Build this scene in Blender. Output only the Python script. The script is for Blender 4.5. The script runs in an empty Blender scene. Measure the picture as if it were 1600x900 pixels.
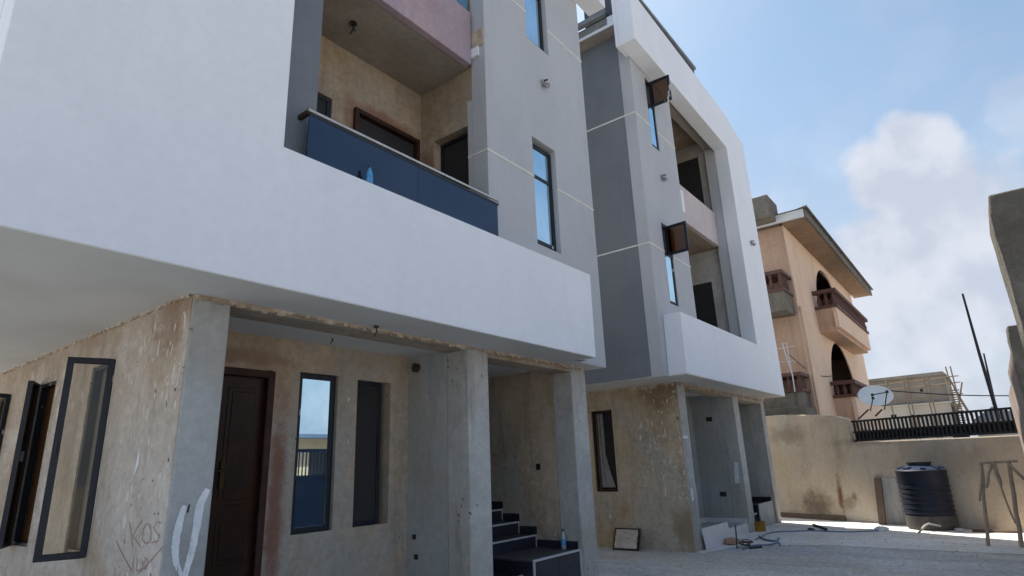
import bpy, bmesh, math, random
from mathutils import Vector, Matrix, noise as mnoise
random.seed(7)
S = bpy.context.scene
COL = S.collection
R = math.radians

# ------------------------------------------------------------------ camera
EYE = Vector((0.0, 0.0, 1.6))
FPX = 935.438                                   # focal length in pixels of a 1600 wide picture
az, el, ro = R(52.4873), R(16.5192), R(-2.2517)
fwd = Vector((math.sin(az)*math.cos(el), math.cos(az)*math.cos(el), math.sin(el)))
rt0 = Vector((math.cos(az), -math.sin(az), 0)); up0 = rt0.cross(fwd)
rt = rt0*math.cos(ro) + up0*math.sin(ro); up = -rt0*math.sin(ro) + up0*math.cos(ro)
cam_d = bpy.data.cameras.new("camera"); cam = bpy.data.objects.new("camera", cam_d); COL.objects.link(cam)
cam_d.sensor_width = 36; cam_d.lens = FPX/1600*36; cam_d.clip_end = 2000; cam_d.clip_start = 0.05
M = Matrix((rt, up, -fwd)).transposed().to_4x4(); M.translation = EYE
cam.matrix_world = M
S.camera = cam
S.render.resolution_x, S.render.resolution_y = 1024, 576

def ray(x, y): return rt*((x-800)/FPX) - up*((y-450)/FPX) + fwd
def at(x, y, X=None, Y=None, Z=None):           # survey point: a sight line met with a wall or floor plane
    d = ray(x, y)
    t = X/d.x if X is not None else (Y/d.y if Y is not None else (Z-EYE.z)/d.z)
    return EYE + d*t

# ------------------------------------------------------------------ sky, sun, exposure
SUN_AZ, SUN_EL = R(27), R(60)                   # measured from +Y towards +X
sun_dir = Vector((math.sin(SUN_AZ)*math.cos(SUN_EL), math.cos(SUN_AZ)*math.cos(SUN_EL), math.sin(SUN_EL)))
sd = bpy.data.lights.new("sun", 'SUN'); sd.energy = 4.6; sd.angle = R(0.55); sd.color = (1, .95, .86)
so = bpy.data.objects.new("sun", sd); COL.objects.link(so)
so.rotation_euler = sun_dir.to_track_quat('Z', 'Y').to_euler()
S.view_settings.view_transform = 'Standard'; S.view_settings.look = 'None'
S.view_settings.gamma = 1; S.view_settings.use_curve_mapping = False
S.view_settings.exposure = 0.84
W = bpy.data.worlds.new("World"); S.world = W; W.use_nodes = True
def world():
    nt = W.node_tree; N = nt.nodes; L = nt.links; N.clear()
    def nd(t, **k):
        n = N.new(t)
        for a, b in k.items(): setattr(n, a, b)
        return n
    def mth(op, a, b=None, clamp=False):
        m = nd('ShaderNodeMath', operation=op); m.use_clamp = clamp
        for i, v in enumerate((a, b)):
            if v is None: continue
            if isinstance(v, (int, float)): m.inputs[i].default_value = v
            else: L.new(v, m.inputs[i])
        return m.outputs[0]
    out = nd('ShaderNodeOutputWorld'); bg = nd('ShaderNodeBackground')
    bg.inputs['Strength'].default_value = 0.10
    sky = nd('ShaderNodeTexSky', sky_type='NISHITA'); sky.sun_disc = False
    sky.sun_elevation = SUN_EL; sky.sun_rotation = SUN_AZ
    sky.dust_density = 2.0; sky.air_density = 1.0; sky.ozone_density = 1.0
    tc = nd('ShaderNodeTexCoord'); vec = tc.outputs['Generated']
    nz = nd('ShaderNodeTexNoise'); nz.inputs['Scale'].default_value = 3.2; nz.inputs['Detail'].default_value = 7; nz.inputs['Roughness'].default_value = .55
    L.new(vec, nz.inputs['Vector'])
    n2 = nd('ShaderNodeTexNoise'); n2.inputs['Scale'].default_value = 11; n2.inputs['Detail'].default_value = 6
    L.new(vec, n2.inputs['Vector'])
    sep = nd('ShaderNodeSeparateXYZ'); L.new(vec, sep.inputs[0])
    # cumulus heads: soft spheres in the sky broken up by noise
    wv = nd('ShaderNodeTexNoise'); wv.inputs['Scale'].default_value = 5; wv.inputs['Detail'].default_value = 5; L.new(vec, wv.inputs['Vector'])
    ws = nd('ShaderNodeVectorMath', operation='SUBTRACT'); L.new(wv.outputs['Color'], ws.inputs[0]); ws.inputs[1].default_value = (.5, .5, .5)
    wm = nd('ShaderNodeVectorMath', operation='MULTIPLY_ADD'); L.new(ws.outputs[0], wm.inputs[0]); wm.inputs[1].default_value = (.085, .085, .085); L.new(vec, wm.inputs[2])
    wn = nd('ShaderNodeVectorMath', operation='NORMALIZE'); L.new(wm.outputs[0], wn.inputs[0]); wvec = wn.outputs[0]
    tot = None
    for (px, py, r, w) in ((1425, 225, 62, 1.0), (1398, 300, 92, 1.0), (1445, 315, 110, 1.0), (1520, 345, 130, .8), (1480, 430, 215, 1.0), (1370, 420, 110, .9), (1330, 500, 130, .7), (1600, 165, 70, .5), (1450, 560, 300, .9)):
        d = ray(px, py).normalized()
        dt = nd('ShaderNodeVectorMath', operation='DOT_PRODUCT'); dt.inputs[1].default_value = d; L.new(wvec, dt.inputs[0])
        ang = mth('ARCCOSINE', mth('MINIMUM', dt.outputs['Value'], .99999))
        rr = r/1080
        v = mth('ADD', mth('SUBTRACT', 1, mth('DIVIDE', ang, rr)), mth('MULTIPLY', mth('SUBTRACT', n2.outputs[0], .5), 1.0))
        m = nd('ShaderNodeMapRange', interpolation_type='SMOOTHSTEP'); m.inputs['From Min'].default_value = .0; m.inputs['From Max'].default_value = .5; m.inputs['To Max'].default_value = w
        L.new(v, m.inputs['Value'])
        tot = m.outputs[0] if tot is None else mth('MAXIMUM', tot, m.outputs[0])
    # thin veil everywhere, thicker low down
    low = nd('ShaderNodeMapRange', interpolation_type='SMOOTHSTEP'); low.inputs['From Min'].default_value = .62; low.inputs['From Max'].default_value = .0; low.inputs['To Max'].default_value = .95
    L.new(sep.outputs[2], low.inputs['Value'])
    veil = nd('ShaderNodeMapRange', interpolation_type='SMOOTHSTEP'); veil.inputs['From Min'].default_value = .36; veil.inputs['From Max'].default_value = .75; veil.inputs['To Max'].default_value = .45
    L.new(nz.outputs[0], veil.inputs['Value'])
    v2 = mth('ADD', mth('MULTIPLY', low.outputs[0], mth('ADD', mth('MULTIPLY', nz.outputs[0], .7), .55)), veil.outputs[0], True)
    cl = mth('MAXIMUM', tot, mth('MULTIPLY', v2, .9), True)
    mix = nd('ShaderNodeMix', data_type='RGBA'); L.new(cl, mix.inputs[0])
    tint = nd('ShaderNodeMix', data_type='RGBA', blend_type='MULTIPLY'); tint.inputs[0].default_value = 1
    tint.inputs[7].default_value = SKY_TINT
    L.new(sky.outputs[0], tint.inputs[6])
    L.new(tint.outputs[2], mix.inputs[6])
    ccol = nd('ShaderNodeMix', data_type='RGBA'); cr = nd('ShaderNodeMapRange', interpolation_type='SMOOTHSTEP'); cr.inputs['From Min'].default_value = .36; cr.inputs['From Max'].default_value = .62; L.new(n2.outputs[0], cr.inputs['Value']); L.new(cr.outputs[0], ccol.inputs[0])
    ccol.inputs[6].default_value = CLOUD_A; ccol.inputs[7].default_value = CLOUD_B
    L.new(ccol.outputs[2], mix.inputs[7])
    L.new(mix.outputs[2], bg.inputs['Color']); L.new(bg.outputs[0], out.inputs[0])
SKY_TINT = (.87, 1.0, .98, 1)
CLOUD_A = (3.3, 3.62, 4.3, 1); CLOUD_B = (4.15, 4.4, 4.95, 1)
world()

# ------------------------------------------------------------------ materials
def mat_base(name):
    m = bpy.data.materials.new(name); m.use_nodes = True
    nt = m.node_tree; b = nt.nodes['Principled BSDF']
    return m, nt, b
def N_(nt, t, **k):
    n = nt.nodes.new(t)
    for a, b in k.items(): setattr(n, a, b)
    return n
def c4(c): return (c[0], c[1], c[2], 1)
def surface(name, c1, c2, c3=None, scale=1.2, rough=.8, bump=.15, streak=.0, streak_col=None, spots=0, spot_col=(.75, .73, .7), fine=60, spec=.3, contrast=(.35, .65), metallic=0):
    m, nt, b = mat_base(name); L = nt.links
    tc = N_(nt, 'ShaderNodeTexCoord'); co = tc.outputs['Object']
    n1 = N_(nt, 'ShaderNodeTexNoise'); n1.inputs['Scale'].default_value = scale; n1.inputs['Detail'].default_value = 9; n1.inputs['Roughness'].default_value = .62
    L.new(co, n1.inputs['Vector'])
    mr = N_(nt, 'ShaderNodeMapRange'); mr.inputs['From Min'].default_value = contrast[0]; mr.inputs['From Max'].default_value = contrast[1]
    L.new(n1.outputs[0], mr.inputs['Value'])
    mx = N_(nt, 'ShaderNodeMix', data_type='RGBA'); mx.inputs[6].default_value = c4(c1); mx.inputs[7].default_value = c4(c2)
    L.new(mr.outputs[0], mx.inputs[0]); col = mx.outputs[2]
    if c3:
        n3 = N_(nt, 'ShaderNodeTexNoise'); n3.inputs['Scale'].default_value = scale*.45; n3.inputs['Detail'].default_value = 5
        mp = N_(nt, 'ShaderNodeMapping'); mp.inputs['Location'].default_value = (3.7, 9.1, 1.3); L.new(co, mp.inputs[0]); L.new(mp.outputs[0], n3.inputs['Vector'])
        r3 = N_(nt, 'ShaderNodeMapRange'); r3.inputs['From Min'].default_value = .45; r3.inputs['From Max'].default_value = .66; r3.inputs['To Max'].default_value = .85
        L.new(n3.outputs[0], r3.inputs['Value'])
        m3 = N_(nt, 'ShaderNodeMix', data_type='RGBA'); L.new(r3.outputs[0], m3.inputs[0]); L.new(col, m3.inputs[6]); m3.inputs[7].default_value = c4(c3); col = m3.outputs[2]
    if streak:
        mp = N_(nt, 'ShaderNodeMapping'); mp.inputs['Scale'].default_value = (3.2, 3.2, .42); L.new(co, mp.inputs[0])
        ns = N_(nt, 'ShaderNodeTexNoise'); ns.inputs['Scale'].default_value = 1.2; ns.inputs['Detail'].default_value = 8; ns.inputs['Roughness'].default_value = .65; ns.inputs['Distortion'].default_value = .7; L.new(mp.outputs[0], ns.inputs['Vector'])
        rs = N_(nt, 'ShaderNodeMapRange'); rs.inputs['From Min'].default_value = .46; rs.inputs['From Max'].default_value = .8; rs.inputs['To Max'].default_value = streak; L.new(ns.outputs[0], rs.inputs['Value'])
        ms = N_(nt, 'ShaderNodeMix', data_type='RGBA'); L.new(rs.outputs[0], ms.inputs[0]); L.new(col, ms.inputs[6]); ms.inputs[7].default_value = c4(streak_col or tuple(v*.55 for v in c1)); col = ms.outputs[2]
    if spots:
        mp = N_(nt, 'ShaderNodeMapping'); mp.inputs['Scale'].default_value = (1, 1, .38); L.new(co, mp.inputs[0])
        vo = N_(nt, 'ShaderNodeTexVoronoi'); vo.inputs['Scale'].default_value = 9; vo.inputs['Randomness'].default_value = 1; L.new(mp.outputs[0], vo.inputs['Vector'])
        vn = N_(nt, 'ShaderNodeTexNoise'); vn.inputs['Scale'].default_value = 1.1; vn.inputs['Detail'].default_value = 3; L.new(co, vn.inputs['Vector'])
        th = N_(nt, 'ShaderNodeMath', operation='MULTIPLY'); L.new(vn.outputs[0], th.inputs[0]); th.inputs[1].default_value = .34*spots
        wn = N_(nt, 'ShaderNodeSeparateColor'); L.new(vo.outputs['Color'], wn.inputs[0])
        th2 = N_(nt, 'ShaderNodeMath', operation='MULTIPLY'); L.new(th.outputs[0], th2.inputs[0]); L.new(wn.outputs[0], th2.inputs[1])
        lt = N_(nt, 'ShaderNodeMath', operation='LESS_THAN'); L.new(vo.outputs['Distance'], lt.inputs[0]); L.new(th2.outputs[0], lt.inputs[1])
        mm = N_(nt, 'ShaderNodeMix', data_type='RGBA'); L.new(lt.outputs[0], mm.inputs[0]); L.new(col, mm.inputs[6]); mm.inputs[7].default_value = c4(spot_col); col = mm.outputs[2]
    L.new(col, b.inputs['Base Color'])
    nf = N_(nt, 'ShaderNodeTexNoise'); nf.inputs['Scale'].default_value = fine; nf.inputs['Detail'].default_value = 4; L.new(co, nf.inputs['Vector'])
    ad = N_(nt, 'ShaderNodeMath', operation='MULTIPLY_ADD'); L.new(n1.outputs[0], ad.inputs[0]); ad.inputs[1].default_value = 2.0; L.new(nf.outputs[0], ad.inputs[2])
    bp = N_(nt, 'ShaderNodeBump'); bp.inputs['Strength'].default_value = bump; bp.inputs['Distance'].default_value = .02; L.new(ad.outputs[0], bp.inputs['Height']); L.new(bp.outputs[0], b.inputs['Normal'])
    rr = N_(nt, 'ShaderNodeMapRange'); rr.inputs['To Min'].default_value = max(0, rough-.1); rr.inputs['To Max'].default_value = min(1, rough+.1); L.new(n1.outputs[0], rr.inputs['Value']); L.new(rr.outputs[0], b.inputs['Roughness'])
    b.inputs['Specular IOR Level'].default_value = spec; b.inputs['Metallic'].default_value = metallic
    return m
def mirror_glass(name, tint, fac, under):
    m, nt, b = mat_base(name); L = nt.links
    g = N_(nt, 'ShaderNodeBsdfGlossy'); g.inputs['Color'].default_value = c4(tint); g.inputs['Roughness'].default_value = .015
    d = N_(nt, 'ShaderNodeBsdfDiffuse'); d.inputs['Color'].default_value = c4(under)
    lw = N_(nt, 'ShaderNodeLayerWeight'); lw.inputs[0].default_value = .35
    r = N_(nt, 'ShaderNodeMapRange'); r.inputs['To Min'].default_value = fac; r.inputs['To Max'].default_value = 1; L.new(lw.outputs['Fresnel'], r.inputs['Value'])
    tc = N_(nt, 'ShaderNodeTexCoord'); nz = N_(nt, 'ShaderNodeTexNoise'); nz.inputs['Scale'].default_value = 3.5; nz.inputs['Detail'].default_value = 9; nz.inputs['Roughness'].default_value = .7; L.new(tc.outputs['Object'], nz.inputs['Vector'])
    du = N_(nt, 'ShaderNodeMapRange', interpolation_type='SMOOTHSTEP'); du.inputs['From Min'].default_value = .42; du.inputs['From Max'].default_value = .72; du.inputs['To Min'].default_value = 1.0; du.inputs['To Max'].default_value = .86; L.new(nz.outputs[0], du.inputs['Value'])
    mu = N_(nt, 'ShaderNodeMath', operation='MULTIPLY'); L.new(r.outputs[0], mu.inputs[0]); L.new(du.outputs[0], mu.inputs[1])
    bp = N_(nt, 'ShaderNodeBump'); bp.inputs['Strength'].default_value = .012; L.new(nz.outputs[0], bp.inputs['Height']); L.new(bp.outputs[0], g.inputs['Normal'])
    x = N_(nt, 'ShaderNodeMixShader'); L.new(mu.outputs[0], x.inputs[0]); L.new(d.outputs[0], x.inputs[1]); L.new(g.outputs[0], x.inputs[2])
    L.new(x.outputs[0], nt.nodes['Material Output'].inputs[0]); return m
def clear_glass(name, tint, fac):
    m, nt, b = mat_base(name); L = nt.links
    g = N_(nt, 'ShaderNodeBsdfGlossy'); g.inputs['Roughness'].default_value = .02
    d = N_(nt, 'ShaderNodeBsdfTransparent'); d.inputs['Color'].default_value = c4(tint)
    x = N_(nt, 'ShaderNodeMixShader'); x.inputs[0].default_value = fac; L.new(d.outputs[0], x.inputs[1]); L.new(g.outputs[0], x.inputs[2])
    L.new(x.outputs[0], nt.nodes['Material Output'].inputs[0]); return m

def plaster(name, light, mid, dark, tone=None, scale=1.1, pits=1.0, spots=1.0, spot_col=(.70, .68, .64), drip=.5, drip_col=None, bump=.4, grain=.22, seed=0.0, rough=.92, flat=None):
    """hand trowelled cement: cloudy tones, damp blotches, drips, splashes, pin holes"""
    m, nt, b = mat_base(name); L = nt.links
    tc = N_(nt, 'ShaderNodeTexCoord'); mp0 = N_(nt, 'ShaderNodeMapping'); mp0.inputs['Location'].default_value = (seed, seed*1.7, seed*.6); L.new(tc.outputs['Object'], mp0.inputs[0]); co = mp0.outputs[0]
    def noise(sc, det=8, ro=.6, dist=0.0, stretch=None):
        v = co
        if stretch:
            q = N_(nt, 'ShaderNodeMapping'); q.inputs['Scale'].default_value = stretch; L.new(co, q.inputs[0]); v = q.outputs[0]
        n = N_(nt, 'ShaderNodeTexNoise'); n.inputs['Scale'].default_value = sc; n.inputs['Detail'].default_value = det; n.inputs['Roughness'].default_value = ro; n.inputs['Distortion'].default_value = dist
        L.new(v, n.inputs['Vector']); return n.outputs[0]
    def ramp(v, a, c, hi=1.0, lo=0.0, smooth=True):
        r = N_(nt, 'ShaderNodeMapRange', interpolation_type='SMOOTHSTEP' if smooth else 'LINEAR'); r.inputs['From Min'].default_value = a; r.inputs['From Max'].default_value = c; r.inputs['To Min'].default_value = lo; r.inputs['To Max'].default_value = hi
        L.new(v, r.inputs['Value']); return r.outputs[0]
    def mix(f, a, c, mode='MIX'):
        x = N_(nt, 'ShaderNodeMix', data_type='RGBA', blend_type=mode)
        if isinstance(f, float): x.inputs[0].default_value = f
        else: L.new(f, x.inputs[0])
        for i, v in ((6, a), (7, c)):
            if isinstance(v, tuple): x.inputs[i].default_value = c4(v)
            else: L.new(v, x.inputs[i])
        return x.outputs[2]
    big = noise(scale, 10, .6, .3, flat or (1, 1, .75)); col = mix(ramp(big, .36, .64), mid, light)
    if tone: col = mix(ramp(noise(scale*.55, 8, .6, .9, (1, 1, .8)), .44, .62, .9), col, tone)
    col = mix(ramp(noise(scale*1.5, 12, .68, .35, flat or (1, 1, .7)), .50, .74, .62), col, dark)
    col = mix(ramp(noise(1.5, 9, .68, .5, (3.4, 3.4, .38)), .50, .76, drip), col, drip_col or tuple(v*.7 for v in dark))
    g = ramp(noise(13, 8, .75), .3, .7, 1+grain*.8, 1-grain, False)
    gc = N_(nt, 'ShaderNodeCombineColor')
    for i in range(3): L.new(g, gc.inputs[i])
    col = mix(1.0, col, gc.outputs[0], 'MULTIPLY')
    wear = noise(1.3, 4, .5)
    hgt = None
    def dots(sc, thr, colr, stretch=None, amount=1.0):
        nonlocal col
        v = co
        if stretch:
            q = N_(nt, 'ShaderNodeMapping'); q.inputs['Scale'].default_value = stretch; L.new(co, q.inputs[0]); v = q.outputs[0]
        dn = N_(nt, 'ShaderNodeTexNoise'); dn.inputs['Scale'].default_value = sc*1.3; dn.inputs['Detail'].default_value = 3; L.new(v, dn.inputs['Vector'])
        ds = N_(nt, 'ShaderNodeVectorMath', operation='MULTIPLY_ADD'); L.new(dn.outputs['Color'], ds.inputs[0]); ds.inputs[1].default_value = (.9/sc,)*3; L.new(v, ds.inputs[2])
        vo = N_(nt, 'ShaderNodeTexVoronoi'); vo.inputs['Scale'].default_value = sc; L.new(ds.outputs[0], vo.inputs['Vector'])
        sp = N_(nt, 'ShaderNodeSeparateColor'); L.new(vo.outputs['Color'], sp.inputs[0])
        sel = ramp(sp.outputs[0], .55, 1.0, thr, 0.0, False)
        w = N_(nt, 'ShaderNodeMath', operation='MULTIPLY'); L.new(sel, w.inputs[0]); L.new(ramp(wear, .42, .62, 1.0), w.inputs[1])
        df = N_(nt, 'ShaderNodeMath', operation='SUBTRACT'); L.new(w.outputs[0], df.inputs[0]); L.new(vo.outputs['Distance'], df.inputs[1])
        f = ramp(df.outputs[0], -.01, .06, amount)
        col = mix(f, col, colr)
    if spots: dots(11, .30*spots, spot_col, (1, 1, .4), .85); dots(30, .28*spots, spot_col, None, .7)
    if pits: dots(17, .24*pits, tuple(v*.35 for v in dark), None, .85)
    L.new(col, b.inputs['Base Color'])
    h1 = noise(5, 9, .7, .3, (1, 1, 1.5)); h2 = noise(48, 4, .6)
    ad = N_(nt, 'ShaderNodeMath', operation='MULTIPLY_ADD'); L.new(h1, ad.inputs[0]); ad.inputs[1].default_value = 2.2; L.new(h2, ad.inputs[2])
    bp = N_(nt, 'ShaderNodeBump'); bp.inputs['Strength'].default_value = bump; bp.inputs['Distance'].default_value = .02; L.new(ad.outputs[0], bp.inputs['Height']); L.new(bp.outputs[0], b.inputs['Normal'])
    b.inputs['Roughness'].default_value = rough; b.inputs['Specular IOR Level'].default_value = .2
    return m
MT = {}
MT['white'] = plaster('white wall paint', (.85, .88, .94), (.81, .84, .905), (.75, .785, .85), scale=.6, spots=0, pits=0, drip=.22, drip_col=(.70, .72, .74), bump=.09, grain=.035, seed=.5, rough=.6)
MT['soffit'] = surface('soffit paint', (.62, .61, .58), (.70, .69, .66), scale=1.4, rough=.75, bump=.05)
MT['grey'] = plaster('grey wall paint', (.505, .52, .555), (.47, .485, .52), (.42, .435, .465), scale=.8, spots=0, pits=.2, drip=.25, drip_col=(.38, .385, .395), bump=.1, grain=.05, seed=2.5, rough=.65)
MT['charcoal'] = plaster('charcoal wall paint', (.205, .222, .25), (.18, .196, .225), (.15, .162, .185), scale=.8, spots=0, pits=.2, drip=.3, drip_col=(.13, .14, .155), bump=.1, grain=.06, seed=3.5, rough=.65)
MT['lowwall'] = plaster('brown stained wall render', (.36, .315, .28), (.29, .245, .215), (.21, .165, .145), tone=(.31, .22, .19), scale=1.0, spots=.2, drip=.6, drip_col=(.25, .115, .09), seed=5.0)
MT['fascia_d'] = surface('weathered brown fascia', (.165, .145, .125), (.11, .098, .088), scale=3, rough=.7, bump=.15, streak=.4)
MT['line'] = surface('pale joint paint', (.80, .78, .74), (.68, .66, .62), scale=6, rough=.7)
MT['sand'] = plaster('sandy plaster', (.57, .45, .34), (.45, .345, .245), (.27, .195, .13), tone=(.40, .375, .335), seed=3.1, spots=.7)
MT['sand_b'] = plaster('ochre plaster', (.58, .47, .33), (.45, .355, .235), (.28, .205, .12), tone=(.47, .435, .375), seed=7.3, spots=1.0, drip_col=(.19, .125, .07))
MT['pinksand'] = plaster('pale sand plaster', (.62, .575, .53), (.515, .46, .405), (.32, .245, .185), tone=(.46, .37, .285), seed=1.7, spots=1.1, drip=.55, drip_col=(.27, .2, .15))
MT['cement'] = plaster('grey cement render', (.49, .505, .50), (.41, .425, .43), (.305, .315, .315), tone=(.41, .40, .37), seed=5.2, spots=.45, drip=.55, drip_col=(.25, .255, .25), grain=.14)
MT['cement_l'] = plaster('light cement render', (.54, .535, .515), (.435, .43, .415), (.30, .29, .275), tone=(.45, .42, .375), seed=9.4, spots=.4, pits=1.3, drip=.6, grain=.17)
MT['mortar'] = plaster('torn plaster edge', (.70, .60, .49), (.52, .41, .31), (.28, .19, .13), scale=6, spots=0, pits=1, drip=0.0, bump=.8, grain=.35)
MT['bare'] = plaster('bare balcony plaster', (.50, .41, .31), (.37, .29, .205), (.23, .165, .11), tone=(.34, .295, .245), seed=11.0, spots=.3, drip=.45, drip_col=(.2, .11, .07))
MT['ceil'] = plaster('ceiling skim', (.36, .325, .285), (.29, .26, .225), (.215, .185, .155), seed=2.2, spots=0, pits=.6, drip=0.0, bump=.2, grain=.18)
MT['pink'] = plaster('mauve undercoat', (.44, .345, .385), (.37, .31, .375), (.36, .25, .26), scale=.9, spots=0, pits=.5, drip=.35, drip_col=(.30, .22, .26), bump=.15, grain=.12, seed=1.0)
MT['pink_b'] = plaster('pale mauve undercoat', (.62, .55, .56), (.55, .50, .515), (.45, .39, .40), scale=.9, spots=0, pits=.5, drip=.35, bump=.15, grain=.12, seed=1.5)
MT['alu'] = surface('dark window aluminium', (.010, .014, .024), (.017, .022, .034), scale=5, rough=.4, bump=.02, spec=.35, spots=.9, spot_col=(.45, .45, .44))
MT['mirror'] = mirror_glass('blue reflective glass', (.66, .88, 1.0), .9, (.12, .16, .2))
MT['skyglass'] = mirror_glass('bright blue reflective glass', (.45, .75, 1.0), .7, (.03, .10, .2))
MT['net'] = surface('insect screen', (.028, .028, .031), (.035, .035, .038), scale=4, rough=.7, bump=.02)  # also the dark sheets that stand for shade inside openings
MT['dimnet'] = surface('pale insect screen', (.2, .2, .18), (.17, .17, .155), scale=3, rough=.8, bump=.02)
MT['leafglass'] = clear_glass('tinted leaf glass', (.84, .80, .73), .035)
MT['bronze'] = clear_glass('bronze leaf glass', (.33, .19, .09), .10)
MT['rail_glass'] = mirror_glass('slate balcony glass', (.22, .28, .37), .22, (.016, .026, .045))
MT['steel'] = surface('brushed steel', (.62, .61, .58), (.5, .49, .47), scale=8, rough=.3, bump=.01, metallic=1)
MT['wood'] = surface('dark varnished wood', (.048, .018, .008), (.017, .007, .005), scale=2.2, rough=.3, bump=.05, streak=.6, streak_col=(.010, .005, .003), spec=.22)
MT['redwood'] = surface('reddish frame wood', (.062, .026, .018), (.03, .013, .010), scale=4, rough=.5, bump=.08, spec=.25)
MT['brass'] = surface('dull brass', (.075, .05, .025), (.05, .034, .018), scale=8, rough=.5, metallic=1)
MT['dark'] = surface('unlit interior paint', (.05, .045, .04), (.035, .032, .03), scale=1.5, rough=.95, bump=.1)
MT['tile'] = surface('dark navy tile', (.022, .023, .036), (.03, .031, .047), scale=2.5, rough=.3, bump=.02, spec=.5)
MT['tiletop'] = surface('dusty dark tile', (.085, .08, .08), (.055, .054, .058), scale=3, rough=.45, bump=.03)
MT['trim'] = surface('pale stair trim', (.55, .55, .57), (.46, .46, .48), scale=8, rough=.5)
MT['whitetile'] = surface('white tile', (.72, .73, .76), (.64, .65, .67), scale=3, rough=.35, bump=.03, spec=.5)
MT['paint_smear'] = surface('white paint smear', (.84, .87, .90), (.70, .74, .78), scale=9, rough=.7, bump=.3)
MT['splash'] = surface('lime splash', (.74, .70, .63), (.58, .53, .46), scale=9, rough=.9)
MT['red_mark'] = surface('red marker paint', (.40, .20, .175), (.47, .32, .28), scale=14, rough=.8)
MT['roofdark'] = surface('dark parapet paint', (.075, .075, .095), (.1, .1, .12), scale=2, rough=.7)
MT['zinc'] = surface('weathered roof sheet', (.26, .27, .27), (.17, .175, .18), scale=4, rough=.5, bump=.1)
MT['lampwhite'] = surface('lamp housing', (.30, .30, .31), (.24, .24, .25), scale=6, rough=.4)
MT['black'] = surface('black plastic', (.012, .012, .014), (.02, .02, .022), scale=5, rough=.45, spec=.5)
MT['rust'] = surface('rusty steel', (.07, .04, .028), (.04, .026, .02), scale=12, rough=.8, bump=.3)
MT['yard'] = plaster('yard concrete', (.62, .615, .61), (.46, .465, .475), (.235, .24, .25), tone=(.50, .47, .42), scale=.9, spots=.5, pits=1.4, drip=0.0, bump=.7, grain=.36, seed=6.0, flat=(1.5, .42, 1))
MT['apron'] = plaster('smooth concrete slab', (.82, .805, .78), (.70, .69, .675), (.46, .45, .43), tone=(.74, .69, .61), scale=.8, spots=.3, pits=1.0, drip=0.0, bump=.4, grain=.26, seed=8.0, flat=(1.4, .5, 1))
MT['earth'] = surface('sandy earth', (.40, .37, .32), (.35, .32, .28), scale=.4, rough=.95, bump=.3)
MT['road'] = surface('grey street surface', (.32, .28, .23), (.26, .24, .21), scale=.5, rough=.95, bump=.2)
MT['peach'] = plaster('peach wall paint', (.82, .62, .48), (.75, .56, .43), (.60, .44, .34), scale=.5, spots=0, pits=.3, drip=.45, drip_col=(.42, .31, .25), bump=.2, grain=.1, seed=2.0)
MT['peach_d'] = plaster('dusty peach paint', (.60, .42, .31), (.52, .355, .26), (.36, .25, .185), scale=.6, spots=0, pits=.4, drip=.5, drip_col=(.24, .17, .13), bump=.25, grain=.16, seed=3.0)  # darker copy of the peach, side face shade put into the colour
MT['oldcon'] = plaster('weathered concrete', (.22, .20, .17), (.155, .14, .118), (.085, .076, .062), seed=4.4, spots=.3, drip=.6, bump=.7)
MT['maroon'] = surface('maroon balustrade paint', (.135, .07, .058), (.095, .05, .043), scale=2, rough=.7, bump=.1)
MT['plank'] = surface('brown soffit boards', (.32, .22, .15), (.24, .165, .115), scale=2, rough=.8, bump=.1)
MT['timber'] = surface('grey raw timber', (.56, .46, .35), (.40, .32, .24), scale=6, rough=.85, bump=.3, streak=.35, streak_col=(.26, .2, .15))
MT['board'] = surface('brown weathered board', (.17, .12, .085), (.12, .085, .065), scale=5, rough=.85, bump=.2)
MT['tank'] = surface('black tank plastic', (.010, .014, .028), (.016, .02, .036), scale=3, rough=.45, bump=.04, spec=.32, spots=.3, spot_col=(.06, .06, .065))
MT['tankdust'] = surface('dusty tank foot', (.10, .09, .085), (.06, .056, .055), scale=4, rough=.8, bump=.05)
MT['tanktop'] = surface('blue black tank lid', (.02, .035, .075), (.03, .05, .10), scale=3, rough=.35, bump=.03, spec=.5)
MT['blue'] = surface('gate blue paint', (.018, .035, .075), (.024, .045, .09), scale=2, rough=.4)
MT['cream'] = surface('cream house paint', (.62, .46, .30), (.55, .42, .29), scale=.6, rough=.85)
MT['blueroof'] = surface('blue grey roof sheet', (.09, .12, .2), (.12, .15, .23), scale=1, rough=.6)
MT['block'] = plaster('raw block wall', (.34, .31, .275), (.28, .255, .22), (.19, .165, .14), scale=.5, spots=0, pits=0, drip=.3, seed=4.0)
MT['slabpale'] = surface('pale floor slab', (.56, .53, .48), (.46, .44, .40), scale=.5, rough=.9)
MT['farroof'] = surface('hazy blue roof', (.30, .32, .38), (.26, .28, .34), scale=.5, rough=.8)
MT['bamboo'] = surface('scaffold timber', (.27, .20, .14), (.21, .16, .115), scale=1, rough=.9)
MT['dish'] = surface('dish enamel', (.74, .76, .76), (.62, .65, .66), scale=3, rough=.5)
MT['alum'] = surface('bare aluminium', (.6, .6, .62), (.5, .5, .52), scale=5, rough=.4, metallic=.6)
MT['cable'] = surface('cable sheath', (.02, .02, .025), (.03, .03, .035), scale=5, rough=.6)
MT['hose'] = surface('blue grey hose', (.16, .22, .31), (.2, .26, .34), scale=4, rough=.5)
MT['yellow'] = surface('stained yellow tin', (.42, .24, .03), (.2, .12, .03), scale=9, rough=.5)
MT['green'] = surface('green plastic rod', (.015, .10, .05), (.02, .12, .06), scale=6, rough=.45)
MT['rag'] = surface('salmon sacking', (.50, .28, .20), (.38, .22, .17), scale=12, rough=.95, bump=.5)
MT['litter'] = surface('white litter', (.6, .6, .58), (.5, .5, .5), scale=9, rough=.8)
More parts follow.
